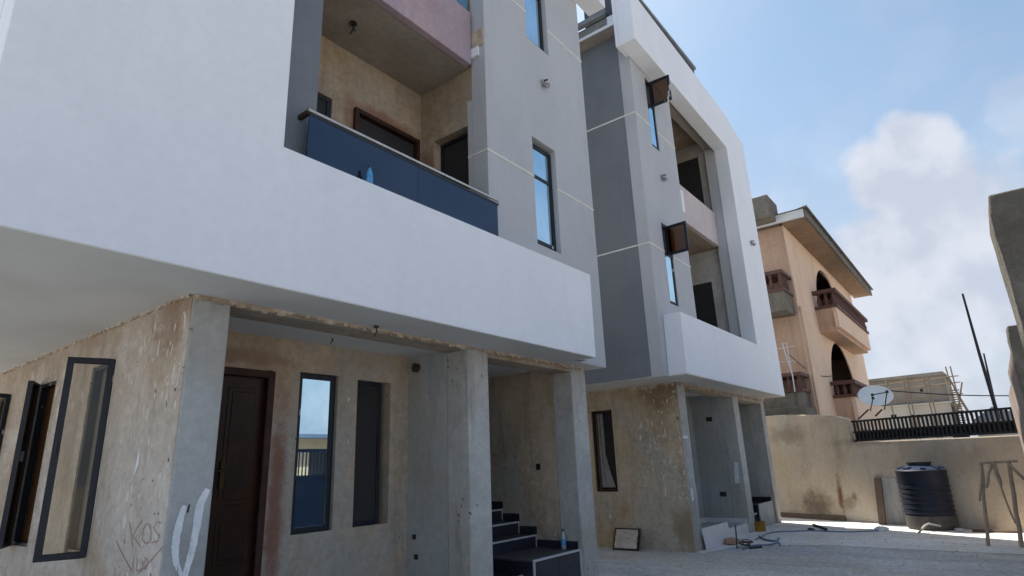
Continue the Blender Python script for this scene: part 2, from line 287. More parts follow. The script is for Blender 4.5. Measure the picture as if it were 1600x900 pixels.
MT['curtain'] = surface('white curtain', (.52, .5, .47), (.42, .4, .38), scale=7, rough=.9)
MT['bottleblue'] = surface('blue bottle label', (.05, .22, .5), (.12, .42, .72), scale=22, rough=.3, spec=.5)
MT['bottleclear'] = surface('cloudy bottle plastic', (.32, .38, .43), (.42, .47, .52), scale=14, rough=.2, spec=.6)
MT['stone'] = surface('rough stone slab', (.58, .52, .46), (.44, .39, .335), (.64, .59, .54), scale=9, rough=.95, bump=.7)
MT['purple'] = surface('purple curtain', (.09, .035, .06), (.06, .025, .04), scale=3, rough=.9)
MT['orange_in'] = surface('ochre inner wall', (.17, .09, .03), (.11, .06, .025), scale=2, rough=.9)

def stain(m, spots):
    nt = m.node_tree; L = nt.links; b = nt.nodes['Principled BSDF']
    src = b.inputs['Base Color'].links[0].from_socket
    tc = N_(nt, 'ShaderNodeTexCoord')
    nz = N_(nt, 'ShaderNodeTexNoise'); nz.inputs['Scale'].default_value = 4; nz.inputs['Detail'].default_value = 10; nz.inputs['Roughness'].default_value = .72; L.new(tc.outputs['Object'], nz.inputs['Vector'])
    for (p, r, col, w) in spots:
        mp = N_(nt, 'ShaderNodeMapping'); mp.inputs['Location'].default_value = tuple(-p[i]/r[i] for i in range(3)); mp.inputs['Scale'].default_value = tuple(1/v for v in r)
        L.new(tc.outputs['Object'], mp.inputs[0])
        ln = N_(nt, 'ShaderNodeVectorMath', operation='LENGTH'); L.new(mp.outputs[0], ln.inputs[0])
        a = N_(nt, 'ShaderNodeMath', operation='MULTIPLY_ADD'); L.new(nz.outputs[0], a.inputs[0]); a.inputs[1].default_value = 2.0; L.new(ln.outputs['Value'], a.inputs[2])
        mr = N_(nt, 'ShaderNodeMapRange', interpolation_type='SMOOTHSTEP'); mr.inputs['From Min'].default_value = 2.1; mr.inputs['From Max'].default_value = 1.2; mr.inputs['To Max'].default_value = w; L.new(a.outputs[0], mr.inputs['Value'])
        x = N_(nt, 'ShaderNodeMix', data_type='RGBA'); L.new(mr.outputs[0], x.inputs[0]); L.new(src, x.inputs[6]); x.inputs[7].default_value = c4(col); src = x.outputs[2]
    L.new(src, b.inputs['Base Color'])
def brushy(key):
    m = MT[key]; nt = m.node_tree; L = nt.links; b = nt.nodes['Principled BSDF']; out = nt.nodes['Material Output']
    tc = N_(nt, 'ShaderNodeTexCoord'); mp = N_(nt, 'ShaderNodeMapping'); mp.inputs['Scale'].default_value = (26, 26, 3.2); L.new(tc.outputs['Object'], mp.inputs[0])
    n = N_(nt, 'ShaderNodeTexNoise'); n.inputs['Scale'].default_value = 1.6; n.inputs['Detail'].default_value = 5; L.new(mp.outputs[0], n.inputs['Vector'])
    r = N_(nt, 'ShaderNodeMapRange', interpolation_type='SMOOTHSTEP'); r.inputs['From Min'].default_value = .30; r.inputs['From Max'].default_value = .42; L.new(n.outputs[0], r.inputs['Value'])
    t = N_(nt, 'ShaderNodeBsdfTransparent'); x = N_(nt, 'ShaderNodeMixShader'); L.new(r.outputs[0], x.inputs[0]); L.new(t.outputs[0], x.inputs[1]); L.new(b.outputs[0], x.inputs[2]); L.new(x.outputs[0], out.inputs[0])
brushy('paint_smear')
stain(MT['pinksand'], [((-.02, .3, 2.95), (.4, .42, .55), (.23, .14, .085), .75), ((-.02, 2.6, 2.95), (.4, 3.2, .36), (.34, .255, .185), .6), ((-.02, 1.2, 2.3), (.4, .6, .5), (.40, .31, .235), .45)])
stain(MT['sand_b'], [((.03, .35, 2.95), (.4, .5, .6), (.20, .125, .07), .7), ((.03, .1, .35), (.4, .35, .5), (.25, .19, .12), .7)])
stain(MT['sand'], [((1.40, 1.0, 1.3), (.13, .3, 1.3), (.22, .085, .055), .8), ((.9, 1.0, 2.72), (.7, .3, .12), (.24, .13, .085), .6), ((2.6, 1.0, .3), (1.4, .3, .5), (.36, .35, .335), .6)])
stain(MT['bare'], [((2.7, .98, 6.1), (.8, .3, .14), (.25, .105, .07), .75), ((3.2, .98, 5.6), (.14, .5, .7), (.25, .11, .075), .7), ((2.05, .98, 5.9), (.12, .3, .4), (.25, .11, .075), .6)])
def wall_material():
    # end wall: sandy render with rust runs and damp patches at fixed places on the wall
    m = plaster('stained boundary render', (.57, .47, .355), (.48, .385, .28), (.33, .255, .175), tone=(.47, .425, .36), scale=.8, spots=.3, pits=.35, drip=.35, grain=.13, bump=.3, seed=12.0)
    stain(m, WALL_STAINS)
    return m

# ------------------------------------------------------------------ mesh helpers
V = Vector
class MB:
    def __init__(s): s.v = []; s.f = []; s.m = []
    def add(s, vs, fs, mi=0):
        o = len(s.v); s.v += [V(p) for p in vs]; s.f += [[o+i for i in f] for f in fs]; s.m += [mi]*len(fs); return s
    def obox(s, o, U, W_, N, mi=0):                              # box from corner o along three vectors
        o, U, W_, N = V(o), V(U), V(W_), V(N)
        vs = [o, o+U, o+U+W_, o+W_, o+N, o+U+N, o+U+W_+N, o+W_+N]
        fs = [[0, 3, 2, 1], [4, 5, 6, 7], [0, 1, 5, 4], [1, 2, 6, 5], [2, 3, 7, 6], [3, 0, 4, 7]]
        if U.cross(W_).dot(N) < 0: fs = [f[::-1] for f in fs]
        return s.add(vs, fs, mi)
    def box(s, x0, x1, y0, y1, z0, z1, mi=0): return s.obox((x0, y0, z0), (x1-x0, 0, 0), (0, y1-y0, 0), (0, 0, z1-z0), mi)
    def prism(s, pts, N, mi=0):                                  # planar outline swept along N
        pts = [V(p) for p in pts]; N = V(N); n = len(pts)
        nr = sum(((pts[i]-pts[0]).cross(pts[(i+1) % n]-pts[0]) for i in range(n)), V())
        fl = nr.dot(N) < 0
        vs = pts+[p+N for p in pts]
        fs = [list(range(n))[::-1], [i+n for i in range(n)]]+[[i, (i+1) % n, (i+1) % n+n, i+n] for i in range(n)]
        if fl: fs = [f[::-1] for f in fs]
        return s.add(vs, fs, mi)
    def tube(s, pts, r, n=8, mi=0, r1=None):
        pts = [V(p) for p in pts]; k = len(pts); rings = []
        for i, p in enumerate(pts):
            t = (pts[min(i+1, k-1)]-pts[max(i-1, 0)]).normalized()
            a = t.orthogonal().normalized() if i == 0 else (a-t*a.dot(t)).normalized()
            b = t.cross(a); rr = r if r1 is None else r+(r1-r)*i/(k-1)
            rings.append([p+(a*math.cos(q*2*math.pi/n)+b*math.sin(q*2*math.pi/n))*rr for q in range(n)])
        vs = [p for g in rings for p in g]; fs = []
        for i in range(k-1):
            for q in range(n): fs.append([i*n+q, i*n+(q+1) % n, (i+1)*n+(q+1) % n, (i+1)*n+q])
        fs.append(list(range(n))[::-1]); fs.append([(k-1)*n+q for q in range(n)])
        return s.add(vs, fs, mi)
    def lathe(s, prof, c, n=32, mi=0, axis=None):
        c = V(c); vs = []; fs = []; k = len(prof)
        Q = axis.to_track_quat('Z', 'Y') if axis else None
        for (r, z) in prof:
            for q in range(n):
                p = V((r*math.cos(q*2*math.pi/n), r*math.sin(q*2*math.pi/n), z))
                vs.append(c+(Q@p if Q else p))
        for i in range(k-1):
            for q in range(n): fs.append([i*n+q, i*n+(q+1) % n, (i+1)*n+(q+1) % n, (i+1)*n+q])
        if prof[0][0] > 1e-4: fs.append(list(range(n))[::-1])
        if prof[-1][0] > 1e-4: fs.append([(k-1)*n+q for q in range(n)])
        return s.add(vs, fs, mi)
    def wall(s, o, U, T, u0, u1, z0, z1, holes=(), mi=0):        # wall with rectangular openings; U along, T through its thickness
        o, U, T = V(o), V(U), V(T)
        us = sorted({u0, u1, *[h[0] for h in holes], *[h[1] for h in holes]}); zs = sorted({z0, z1, *[h[2] for h in holes], *[h[3] for h in holes]})
        us = [u for u in us if u0 <= u <= u1]; zs = [z for z in zs if z0 <= z <= z1]
        def solid(i, j):
            if i < 0 or j < 0 or i >= len(us)-1 or j >= len(zs)-1: return False
            u, z = (us[i]+us[i+1])/2, (zs[j]+zs[j+1])/2
            return not any(h[0] < u < h[1] and h[2] < z < h[3] for h in holes)
        P = lambda u, z, k: o+U*u+V((0, 0, z))+T*k
        flip = U.cross(V((0, 0, 1))).dot(T) > 0
        def q(a):
            s.add(a[::-1] if flip else a, [[0, 1, 2, 3]], mi)
        for i in range(len(us)-1):
            for j in range(len(zs)-1):
                if not solid(i, j): continue
                a, b, c, d = us[i], us[i+1], zs[j], zs[j+1]
                q([P(a, c, 0), P(a, d, 0), P(b, d, 0), P(b, c, 0)]); q([P(a, c, 1), P(b, c, 1), P(b, d, 1), P(a, d, 1)])
                if not solid(i-1, j): q([P(a, c, 0), P(a, c, 1), P(a, d, 1), P(a, d, 0)])
                if not solid(i+1, j): q([P(b, c, 0), P(b, d, 0), P(b, d, 1), P(b, c, 1)])
                if not solid(i, j-1): q([P(a, c, 0), P(b, c, 0), P(b, c, 1), P(a, c, 1)])
                if not solid(i, j+1): q([P(a, d, 0), P(a, d, 1), P(b, d, 1), P(b, d, 0)])
        return s
    def build(s, name, mats, parent=None, org=None, smooth=False, bevel=0, kind=None, label=None, weld=True):
        org = V(org) if org is not None else (ORG.get(parent, V((0, 0, 0))) if parent else V((0, 0, 0)))
        me = bpy.data.meshes.new(name)
        me.from_pydata([p-org for p in s.v], [], s.f)
        for m in (mats if isinstance(mats, (list, tuple)) else [mats]): me.materials.append(MT[m] if isinstance(m, str) else m)
        for p, mi in zip(me.polygons, s.m): p.material_index = mi
        bm = bmesh.new(); bm.from_mesh(me)
        if weld: bmesh.ops.remove_doubles(bm, verts=bm.verts, dist=1e-5)
        bmesh.ops.recalc_face_normals(bm, faces=bm.faces)
        bm.to_mesh(me); bm.free()
        if smooth:
            for p in me.polygons: p.use_smooth = True
            me.set_sharp_from_angle(angle=R(40))
        o = bpy.data.objects.new(name, me); COL.objects.link(o)
        if parent: o.parent = parent; ORG[o] = org
        else: o.location = org
        if bevel:
            b = o.modifiers.new('edge', 'BEVEL'); b.width = bevel; b.segments = 2; b.limit_method = 'ANGLE'; b.angle_limit = R(50)
        if kind: o['kind'] = kind
        if label: o['label'] = label
        return o
ORG = {}
def thing(name, label, cat, loc=(0, 0, 0), group=None):
    o = bpy.data.objects.new(name, None); COL.objects.link(o); o.location = loc; o.empty_display_size = .2
    o['label'] = label; o['category'] = cat
    if group: o['group'] = group
    ORG[o] = V(loc); return o
def tag(o, label, cat, group=None):
    o['label'] = label; o['category'] = cat
    if group: o['group'] = group
    return o
def single(mb, name, mats, label, cat, org, **k):
    return tag(mb.build(name, mats, org=org, **k), label, cat)
XV, YV, ZV = V((1, 0, 0)), V((0, 1, 0)), V((0, 0, 1))

def frame(mb, o, U, H, N, w, h, bar, dep, mi=0):                 # rectangular ring of four bars
    U, H, N = V(U).normalized(), V(H).normalized(), V(N).normalized(); o = V(o)
    mb.obox(o, U*bar, H*h, N*dep, mi); mb.obox(o+U*(w-bar), U*bar, H*h, N*dep, mi)
    mb.obox(o+U*bar, U*(w-2*bar), H*bar, N*dep, mi); mb.obox(o+U*bar+H*(h-bar), U*(w-2*bar), H*bar, N*dep, mi)
def window(parent, o, U, N, w, h, glass='mirror', split=None, bar=.05, dep=.06, name='window', lower_only=False, label=None):
    """o: lower corner on the outer frame plane, U along the wall, N into the wall"""
    o, U, N = V(o), V(U).normalized(), V(N).normalized()
    m = MB(); frame(m, o, U, ZV, N, w, h, bar, dep)
    win = m.build(name, 'alu', parent, bevel=.006, label=label)
    spl = [0, h] if split is None else [0, split, h]
    if split is not None:
        MB().obox(o+U*bar+ZV*(split-.022)+N*.004, U*(w-2*bar), ZV*.044, N*(dep-.008)).build('mullion', 'alu', win)
    for i in range(len(spl)-1):
        if lower_only and i > 0: continue
        a = spl[i]+(bar if i == 0 else .022); b = spl[i+1]-(bar if i == len(spl)-2 else .022)
        if glass:
            g = glass
            MB().obox(o+U*bar+ZV*a+N*.016, U*(w-2*bar), ZV*(b-a), N*.008).build('pane', g, win)
    return win
def casement(parent, hinge, tip, z0, z1, glass, bar=.045, dep=.045, label=None):
    h, t = V((hinge[0], hinge[1], z0)), V((tip[0], tip[1], z0)); U = (t-h); w = U.length; U.normalize(); N = U.cross(ZV)
    m = MB(); frame(m, h, U, ZV, N, w, z1-z0, bar, dep)
    c = m.build('casement', 'alu', parent, bevel=.005, label=label)
    MB().obox(h+U*bar+ZV*bar+N*.018, U*(w-2*bar), ZV*(z1-z0-2*bar), N*.006).build('pane', glass, c)
    hp = h+U*(w-.03)+ZV*((z1-z0)*.5)
    MB().obox(hp-N*.03, U*.018, ZV*.10, N*.03).build('handle', 'black', c)
    return c
def ragged(parent, p0, p1, down, out, seed, drop=.05, name='plaster_edge', step=.05):
    """broken plaster left hanging along the top of a wall"""
    rnd = random.Random(seed); p0, p1 = V(p0), V(p1); L_ = (p1-p0).length; t = (p1-p0)/L_; m = MB(); u = 0
    while u < L_:
        w = min(step*rnd.uniform(.4, 1.8), L_-u); d = drop*rnd.choice([.35, .5, .6, .8, 1.0])*rnd.uniform(.7, 1.2); th = rnd.uniform(.006, .03)
        a = p0+t*u; k = rnd.uniform(.5, 1.0)
        m.prism([a, a+t*w, a+t*w-ZV*d*k, a+t*w*.5-ZV*d, a-ZV*d*rnd.uniform(.4, 1)], V(out)*th); u += w*.97
    return m.build(name, 'mortar', parent, weld=False)
def splashes(parent, f, U, u0, u1, z0, z1, n, seed):
    """lime splashes and runs thrown on a wall, thickest next to the corner"""
    rnd = random.Random(seed); m = MB()
    for i in range(n):
        u = u0+(u1-u0)*rnd.random()**1.7; z = z0+(z1-z0)*rnd.random()**.8; w = rnd.uniform(.006, .02); h = w*rnd.choice([1, 1.4, 2, 3, 6])
        c = f(u, z); k = 7; pts = []
        for q in range(k):
            a = 2*math.pi*q/k; r_ = rnd.uniform(.6, 1.1); pts.append(c+U*(math.cos(a)*w*r_)+V((0, 0, math.sin(a)*h*r_)))
        m.add(pts, [list(range(k))])
    return m.build('paint_splash', 'splash', parent, weld=False, kind='stuff')
def wall_lamp(parent, p, n, k=.72):
    p, n = V(p), V(n).normalized(); kz = k
    m = MB(); m.lathe([(.0, 0), (.055, 0), (.055, .026), (.03, .036), (.02, .036)], p, 20, axis=n)
    b = m.build('wall_lamp', 'lampwhite', parent, smooth=True)
    q = p+n*.075-ZV*.03
    MB().lathe([(0, .07), (.038, .07), (.044, .0), (.04, -.015), (.0, -.015)], q-ZV*.05+n*.01, 20, axis=(n*.75-ZV*.65)*-1).build('lamp_head', 'lampwhite', b, smooth=True)
    m = MB(); m.tube([p+n*.02, p+n*.04+ZV*.035, q+ZV*.05+n*.02], .014, 8)
    m.build('lamp_arm', 'black', b, smooth=True)
    return b
def ceiling_hook(parent, p, s=1.0):
    p = V(p); m = MB(); m.lathe([(0, 0), (.03*s, 0), (.03*s, -.012), (0, -.012)][::-1], p, 10)
    m.tube([p, p-ZV*.05*s+XV*.005, p-ZV*.11*s-XV*.02*s], .006*s, 6); m.tube([p, p-ZV*.07*s+XV*.02*s], .005*s, 6)
    return m.build('ceiling_wire', 'black', parent)

# ------------------------------------------------------------------ ground
m = MB(); m.add([(-300, -300, -.004), (500, -300, -.004), (500, 400, -.004), (-300, 400, -.004)], [[0, 1, 2, 3]])
m.build('ground', 'earth', kind='structure')
m = MB(); m.add([(-8, -.7, 0), (17, -.7, 0), (18.6, 6.5, 0), (18.6, 14, 0), (-8, 14, 0)], [[0, 1, 2, 3, 4]])
m.build('yard', 'yard', kind='structure')
m = MB(); m.add([(12.62, -.6, .004), (15.6, -.6, .004), (18.1, 5.2, .004), (18.4, 5.8, .004), (11.05, 4.6, .004), (11.0, 4.45, .004), (12.3, 4.1, .004), (12.7, 2.7, .004)], [[0, 1, 2, 3, 4, 5, 6, 7]])
m.build('concrete_slab', 'apron', kind='structure')
m = MB(); m.add([(-40, -9.5, 0), (70, -9.5, 0), (70, -1.6, 0), (-40, -1.6, 0)], [[0, 1, 2, 3]])
m.build('street', 'road', kind='structure')

# ------------------------------------------------------------------ near apartment building
Z0 = 2.95
A = thing('apartment_building', 'nearest white and grey apartment block with a navy glass balcony above bare plaster ground floor', 'building', (2, 4.6, 0), 'unfinished white and grey apartment blocks')
def near_building():
    P = A
    # ground storey
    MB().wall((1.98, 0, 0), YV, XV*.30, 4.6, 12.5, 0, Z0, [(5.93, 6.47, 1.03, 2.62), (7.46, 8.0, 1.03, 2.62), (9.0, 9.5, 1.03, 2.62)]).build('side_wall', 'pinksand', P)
    MB().box(1.99, 2.285, 4.592, 4.93, 0, Z0-.004).build('corner_pillar', 'cement', P, bevel=.012)
    MB().wall((0, 5.6, 0), XV, YV*.22, 2.285, 5.1, 0, Z0+.02, [(2.42, 3.30, .0, 2.60), (3.59, 4.07, 1.03, 2.63), (4.33, 4.82, 1.03, 2.61)]).build('entrance_wall', 'sand', P)
    MB().box(5.1, 5.46, 4.93, 12.3, 0, Z0+.02).build('dividing_wall', 'cement', P)
    MB().box(5.098, 5.462, 4.598, 4.93, 0, Z0-.004).build('pillar', 'cement_l', P, bevel=.012)
    MB().box(7.3, 7.68, 4.93, 12.3, 0, Z0+.02).build('stair_wall', 'sand', P)
    MB().box(7.298, 7.682, 4.598, 4.93, 0, Z0-.004).build('pillar', 'cement_l', P, bevel=.012)
    MB().box(5.46, 7.3, 8.6, 8.8, 0, Z0+.02).build('stair_back_wall', 'sand', P)
    MB().box(1.98, 7.68, 12.3, 12.5, 0, Z0).build('rear_wall', 'sand', P)
    MB().box(2.285, 5.098, 4.605, 4.93, Z0-.04, Z0+.015).build('beam', 'bare', P, bevel=.01)
    MB().box(5.462, 7.298, 4.605, 4.93, Z0-.09, Z0+.015).build('beam', 'bare', P, bevel=.01)
    ragged(P, (2.0, 4.592, Z0-.003), (7.66, 4.592, Z0-.003), .05, (0, -1, 0), 3, .055)
    ragged(P, (1.98, 11, Z0-.003), (1.98, 4.6, Z0-.003), .05, (-1, 0, 0), 4, .03)
    # soffit and floor slab of the first floor
    m = MB(); m.prism([(.545, 4.008, Z0-.003), (6.99, 4.008, Z0-.003), (6.99, 4.358, Z0-.003), (7.89, 4.358, Z0-.003), (7.89, 12.9, Z0-.003), (.545, 12.9, Z0-.003)], (0, 0, .403)); m.build('soffit', 'soffit', P)
    ceiling_hook(P, at(519, 525, Z=Z0+.02), .8); ceiling_hook(P, at(588, 510, Z=Z0-.013), .9)
    # white L shaped front panel
    top = 10.62
    m = MB(); m.prism([(.53, 4.0, Z0+.002), (7.0, 4.0, Z0+.002), (7.02, 4.0, 4.125), (2.29, 4.0, 4.115), (2.27, 4.0, 9.55), (8.34, 4.0, 9.55), (8.34, 4.0, top), (.53, 4.0, top)], (0, .35, 0))
    m.build('front_panel', 'white', P, bevel=.006)
    # grey upper walls
    MB().wall((0, 4.35, 0), XV, YV*.25, .56, 2.785, Z0+.41, 10.3).build('upper_wall', 'charcoal', P)
    MB().wall((.56, 0, 0), YV, XV*.25, 4.601, 12.9, Z0+.401, 10.3).build('upper_wall', 'white', P)
    MB().wall((7.9, 0, 0), YV, XV*-.25, 4.601, 12.9, Z0+.002, 10.3).build('upper_wall', 'grey', P)
    MB().wall((0, 12.9, 0), XV, YV*-.25, .82, 7.64, Z0+.401, 10.3).build('upper_wall', 'white', P)
    MB().box(.4, 8.2, 4.36, 13.2, 10.3, 10.55).build('roof_slab', 'zinc', P)
    # stair bay
    w1, w2 = (6.28, 6.865, 4.48, 6.13), (6.28, 6.865, 7.83, 9.47)
    MB().wall((0, 4.35, 0), XV, YV*.25, 5.27, 7.9, Z0+.001, 10.3, [w1, w2]).build('bay_wall', 'grey', P, bevel=.006)
    MB().wall((5.272, 0, 0), YV, XV*.22, 4.601, 5.58, Z0+.41, 10.3, [(4.68, 5.32, 3.6, 5.97), (4.66, 5.32, 7.4, 9.3)]).build('bay_side_wall', 'bare', P)
    MB().box(5.266, 5.272, 4.601, 4.678, 3.6, 6.32).build('painted_return', 'grey', P)
    for (x0, x1, z0, z1) in (w1, w2):
        window(P, (x0+.004, 4.43, z0+.06), XV, YV, x1-x0-.008, z1-z0-.1, 'mirror', split=(z1-z0)*.63, bar=.06)
    def line(x0, x1, z): MB().box(x0, x1, 4.343, 4.352, z-.013, z+.013).build('joint_line', 'line', P)
    line(5.262, 6.28, 5.49); line(6.865, 7.904, 5.50); line(5.262, 6.28, 8.28); line(6.865, 7.904, 8.31)
    MB().box(5.261, 5.268, 4.353, 4.68, 5.477, 5.503).build('joint_line', 'line', P)
    wall_lamp(P, (6.64, 4.35, 7.2), (0, -1, 0))
    # balcony behind the panel
    MB().wall((0, 5.58, 0), XV, YV*.22, 2.6, 5.49, Z0+.41, 10.28, [(4.1, 5.21, 3.62, 6.05), (3.2, 3.78, 4.9, 6.02), (3.6, 5.2, 7.1, 9.4)]).build('balcony_back_wall', 'bare', P)
    MB().wall((2.56, 0, 0), YV, XV*.22, 4.602, 5.578, Z0+.41, 10.28).build('balcony_side_wall', 'bare', P)
    MB().box(2.79, 5.27, 4.36, 5.575, Z0+.405, 3.6).build('balcony_floor', 'cement', P)
    MB().box(2.785, 5.266, 4.66, 5.577, 6.83, 6.98).build('balcony_ceiling', 'ceil', P)
    MB().box(2.785, 5.225, 4.55, 4.655, 6.828, 7.68).build('balcony_parapet', 'pink', P, bevel=.01)
    MB().box(5.228, 5.262, 4.44, 4.66, 6.94, 7.08).build('parapet_stub', 'white', P)
    MB().box(5.258, 5.27, 4.37, 4.6, 7.09, 7.36).build('plaster_patch', 'mortar', P)
    MB().box(2.79, 5.27, 4.602, 5.575, 10.0, 10.1).build('balcony_ceiling', 'ceil', P)
    for gx in ((2.8, 4.02), (4.03, 5.22)):
        MB().box(gx[0], gx[1], 4.60, 4.612, 7.69, 8.55).build('balustrade_glass', 'skyglass', P)
    ceiling_hook(P, at(552, 36, Z=6.828), 1.6)
    # doors and window of the balcony
    m = MB(); frame(m, (4.1, 5.53, 3.62), XV, ZV, YV, 1.11, 2.43, .06, .12); d = m.build('balcony_door', 'redwood', P)
    MB().box(4.165, 5.145, 5.60, 5.64, 3.68, 5.98).build('door_leaf', 'net', d)
    window(P, (3.204, 5.6, 4.904), XV, YV, .572, 1.11, 'net')
    m = MB(); frame(m, (5.40, 4.684, 3.61), YV, ZV, XV, .632, 2.355, .05, .05); d = m.build('bay_door', 'alu', P)
    MB().box(5.42, 5.43, 4.735, 5.265, 3.66, 5.91).build('door_leaf', 'net', d)
    MB().box(5.43, 5.45, 4.665, 5.315, 7.41, 9.29).build('bay_door', 'net', P)
    MB().box(3.605, 5.195, 5.66, 5.68, 7.11, 9.39).build('balcony_door', 'net', P)
    # glass balustrade
    m = MB(); m.tube([(2.60, 4.2, 4.695), (5.27, 4.2, 4.715)], .018, 12); rail = m.build('balcony_rail', 'steel', P, smooth=True)
    MB().box(2.62, 5.26, 4.192, 4.212, 4.65, 4.675).build('rail_channel', 'black', rail)
    MB().box(2.62, 3.925, 4.196, 4.208, 4.12, 4.652).build('glass_panel', 'rail_glass', rail)
    MB().box(3.93, 5.24, 4.197, 4.209, 4.12, 4.652).build('glass_panel', 'rail_glass', rail)
    MB().box(2.6, 2.64, 4.20, 4.35, 4.66, 4.70).build('rail_bracket', 'rust', rail)
    # entrance door
    m = MB(); frame(m, (2.42, 5.575, -.05), XV, ZV, YV, .88, 2.65, .07, .16); dr = m.build('front_door', 'redwood', P, bevel=.008)
    MB().box(2.492, 3.228, 5.64, 5.69, .02, 2.53).build('door_leaf', 'wood', dr)
    m = MB()
    for (x0, x1) in ((2.55, 2.80), (2.86, 3.17)):
        for (z0, z1) in ((.15, .75), (.85, 1.25), (1.35, 2.42)):
            m.prism([(x0, 5.642, z0), (x1, 5.642, z0), (x1, 5.642, z1), (x0, 5.642, z1)], (0, -.012, 0))
            m.prism([(x0+.04, 5.632, z0+.04), (x1-.04, 5.632, z0+.04), (x1-.04, 5.632, z1-.04), (x0+.04, 5.632, z1-.04)], (0, -.012, 0))
    m.build('door_moulding', 'wood', dr, bevel=.008)
    hp = at(347, 742, Y=5.62)
    m = MB(); m.box(hp.x-.02, hp.x+.025, 5.618, 5.64, hp.z-.12, hp.z+.12); m.tube([(hp.x, 5.62, hp.z+.04), (hp.x, 5.57, hp.z+.04), (hp.x-.1, 5.565, hp.z+.035)], .011, 8)
    m.build('door_handle', 'brass', dr)
    # entrance windows
    window(P, (3.594, 5.64, 1.034), XV, YV, .472, 1.592, 'mirror', bar=.055)
    window(P, (4.334, 5.66, 1.034), XV, YV, .40, 1.572, 'net', bar=.045)
    # casements of the side wall
    for (y0, y1) in ((5.93, 6.47), (7.46, 8.0), (9.0, 9.5)):
        m = MB(); frame(m, (1.996, y0+.002, 1.032), YV, ZV, XV, y1-y0-.004, 1.586, .03, .06); w = m.build('window', 'alu', P)
        MB().box(2.06, 2.066, y0+.03, y1-.03, 1.06, 2.59).build('screen', 'dimnet' if y0 < 6 else 'orange_in', w)
    casement(P, (1.985, 5.945), (1.655, 6.045), 1.02, 2.63, 'leafglass', bar=.05)
    casement(P, (1.98, 7.98), (1.85, 7.70), 1.02, 2.63, 'bronze', bar=.04)
    casement(P, (1.98, 9.02), (1.70, 9.0), 1.02, 2.63, 'leafglass')
    # lamp outlet stubs in the porch
    m = MB(); q = at(652, 575, X=5.098)
    m.lathe([(.0, 0), (.055, 0), (.055, .05), (.02, .08)], V((5.1, q.y, q.z)), 12, axis=-XV); m.tube([(5.06, q.y, q.z), (4.98, q.y-.05, q.z+.02), (4.93, q.y-.12, q.z-.05)], .012, 6)
    m.build('porch_lamp_stub', 'rust', P)
    for (px, py) in ((647, 839), (650, 870)):
        q = at(px, py, X=5.098); MB().box(5.088, 5.102, q.y-.028, q.y+.022, q.z-.026, q.z+.026).build('socket_box', 'black', P)
    q = at(841, 729, X=7.298); MB().box(7.29, 7.302, q.y-.035, q.y+.035, q.z-.045, q.z+.04).build('socket_box', 'black', P)
    q = at(906, 562, Z=Z0); MB().box(q.x-.08, q.x+.08, q.y-.05, q.y+.05, Z0-.015, Z0-.001).build('soffit_vent', 'cement', P)
    # staircase
    m = MB(); m.box(6.25, 7.298, 4.64, 8.2, 0, .485); st = m.build('staircase', 'tile', P)
    MB().box(6.24, 7.298, 4.63, 5.35, .485, .505).build('landing_tile', 'tiletop', st)
    MB().box(6.235, 7.298, 4.618, 4.640, .487, .512).build('stair_trim', 'trim', st)
    MB().box(6.235, 6.255, 4.615, 4.637, 0, .486).build('stair_trim', 'trim', st)
    MB().box(7.27, 7.296, 4.612, 4.634, 0, .486).build('stair_trim', 'trim', st)
    for k in range(2): MB().box(6.262+k*.508, 6.762+k*.505, 4.632, 4.644, .005, .482).build('riser_tile', 'tile', st)
    for k in range(9):
        y, z = 5.35+.3*k, .5+.165*k
        MB().box(5.464, 7.296, y, y+.3, z-.5 if k else 0, z+.15).build('step', 'tile', st)
        for j in range(3): MB().box(5.47+.61*j, 5.47+.61*j+.603, y-.008, y+.001, z+.005, z+.146).build('riser_tile', 'tile', st)
        MB().box(5.464, 7.29, y-.012, y+.31, z+.150, z+.165).build('tread', 'tiletop', st)
        MB().box(5.464, 7.29, y-.02, y-.0125, z+.146, z+.168).build('stair_trim', 'trim', st)
        MB().box(7.276, 7.288, y-.018, y-.0085, z+.006, z+.145).build('stair_trim', 'trim', st)
        MB().box(7.284, 7.2985, y-.02, y+.28, z+.166, z+.27).build('skirting_tile', 'tile', st)
    MB().box(7.284, 7.2985, 4.66, 5.33, .506, .60).build('skirting_tile', 'tile', st)
    for k, (y, z) in enumerate(((4.80, .33), (4.50, .165))):
        MB().box(5.464, 6.236, y, 5.35, 0 if k else .0, z).build('step', 'tile', st)
        MB().box(5.464, 6.234, y-.012, y+.0, z-.012, z+.012).build('stair_trim', 'trim', st)
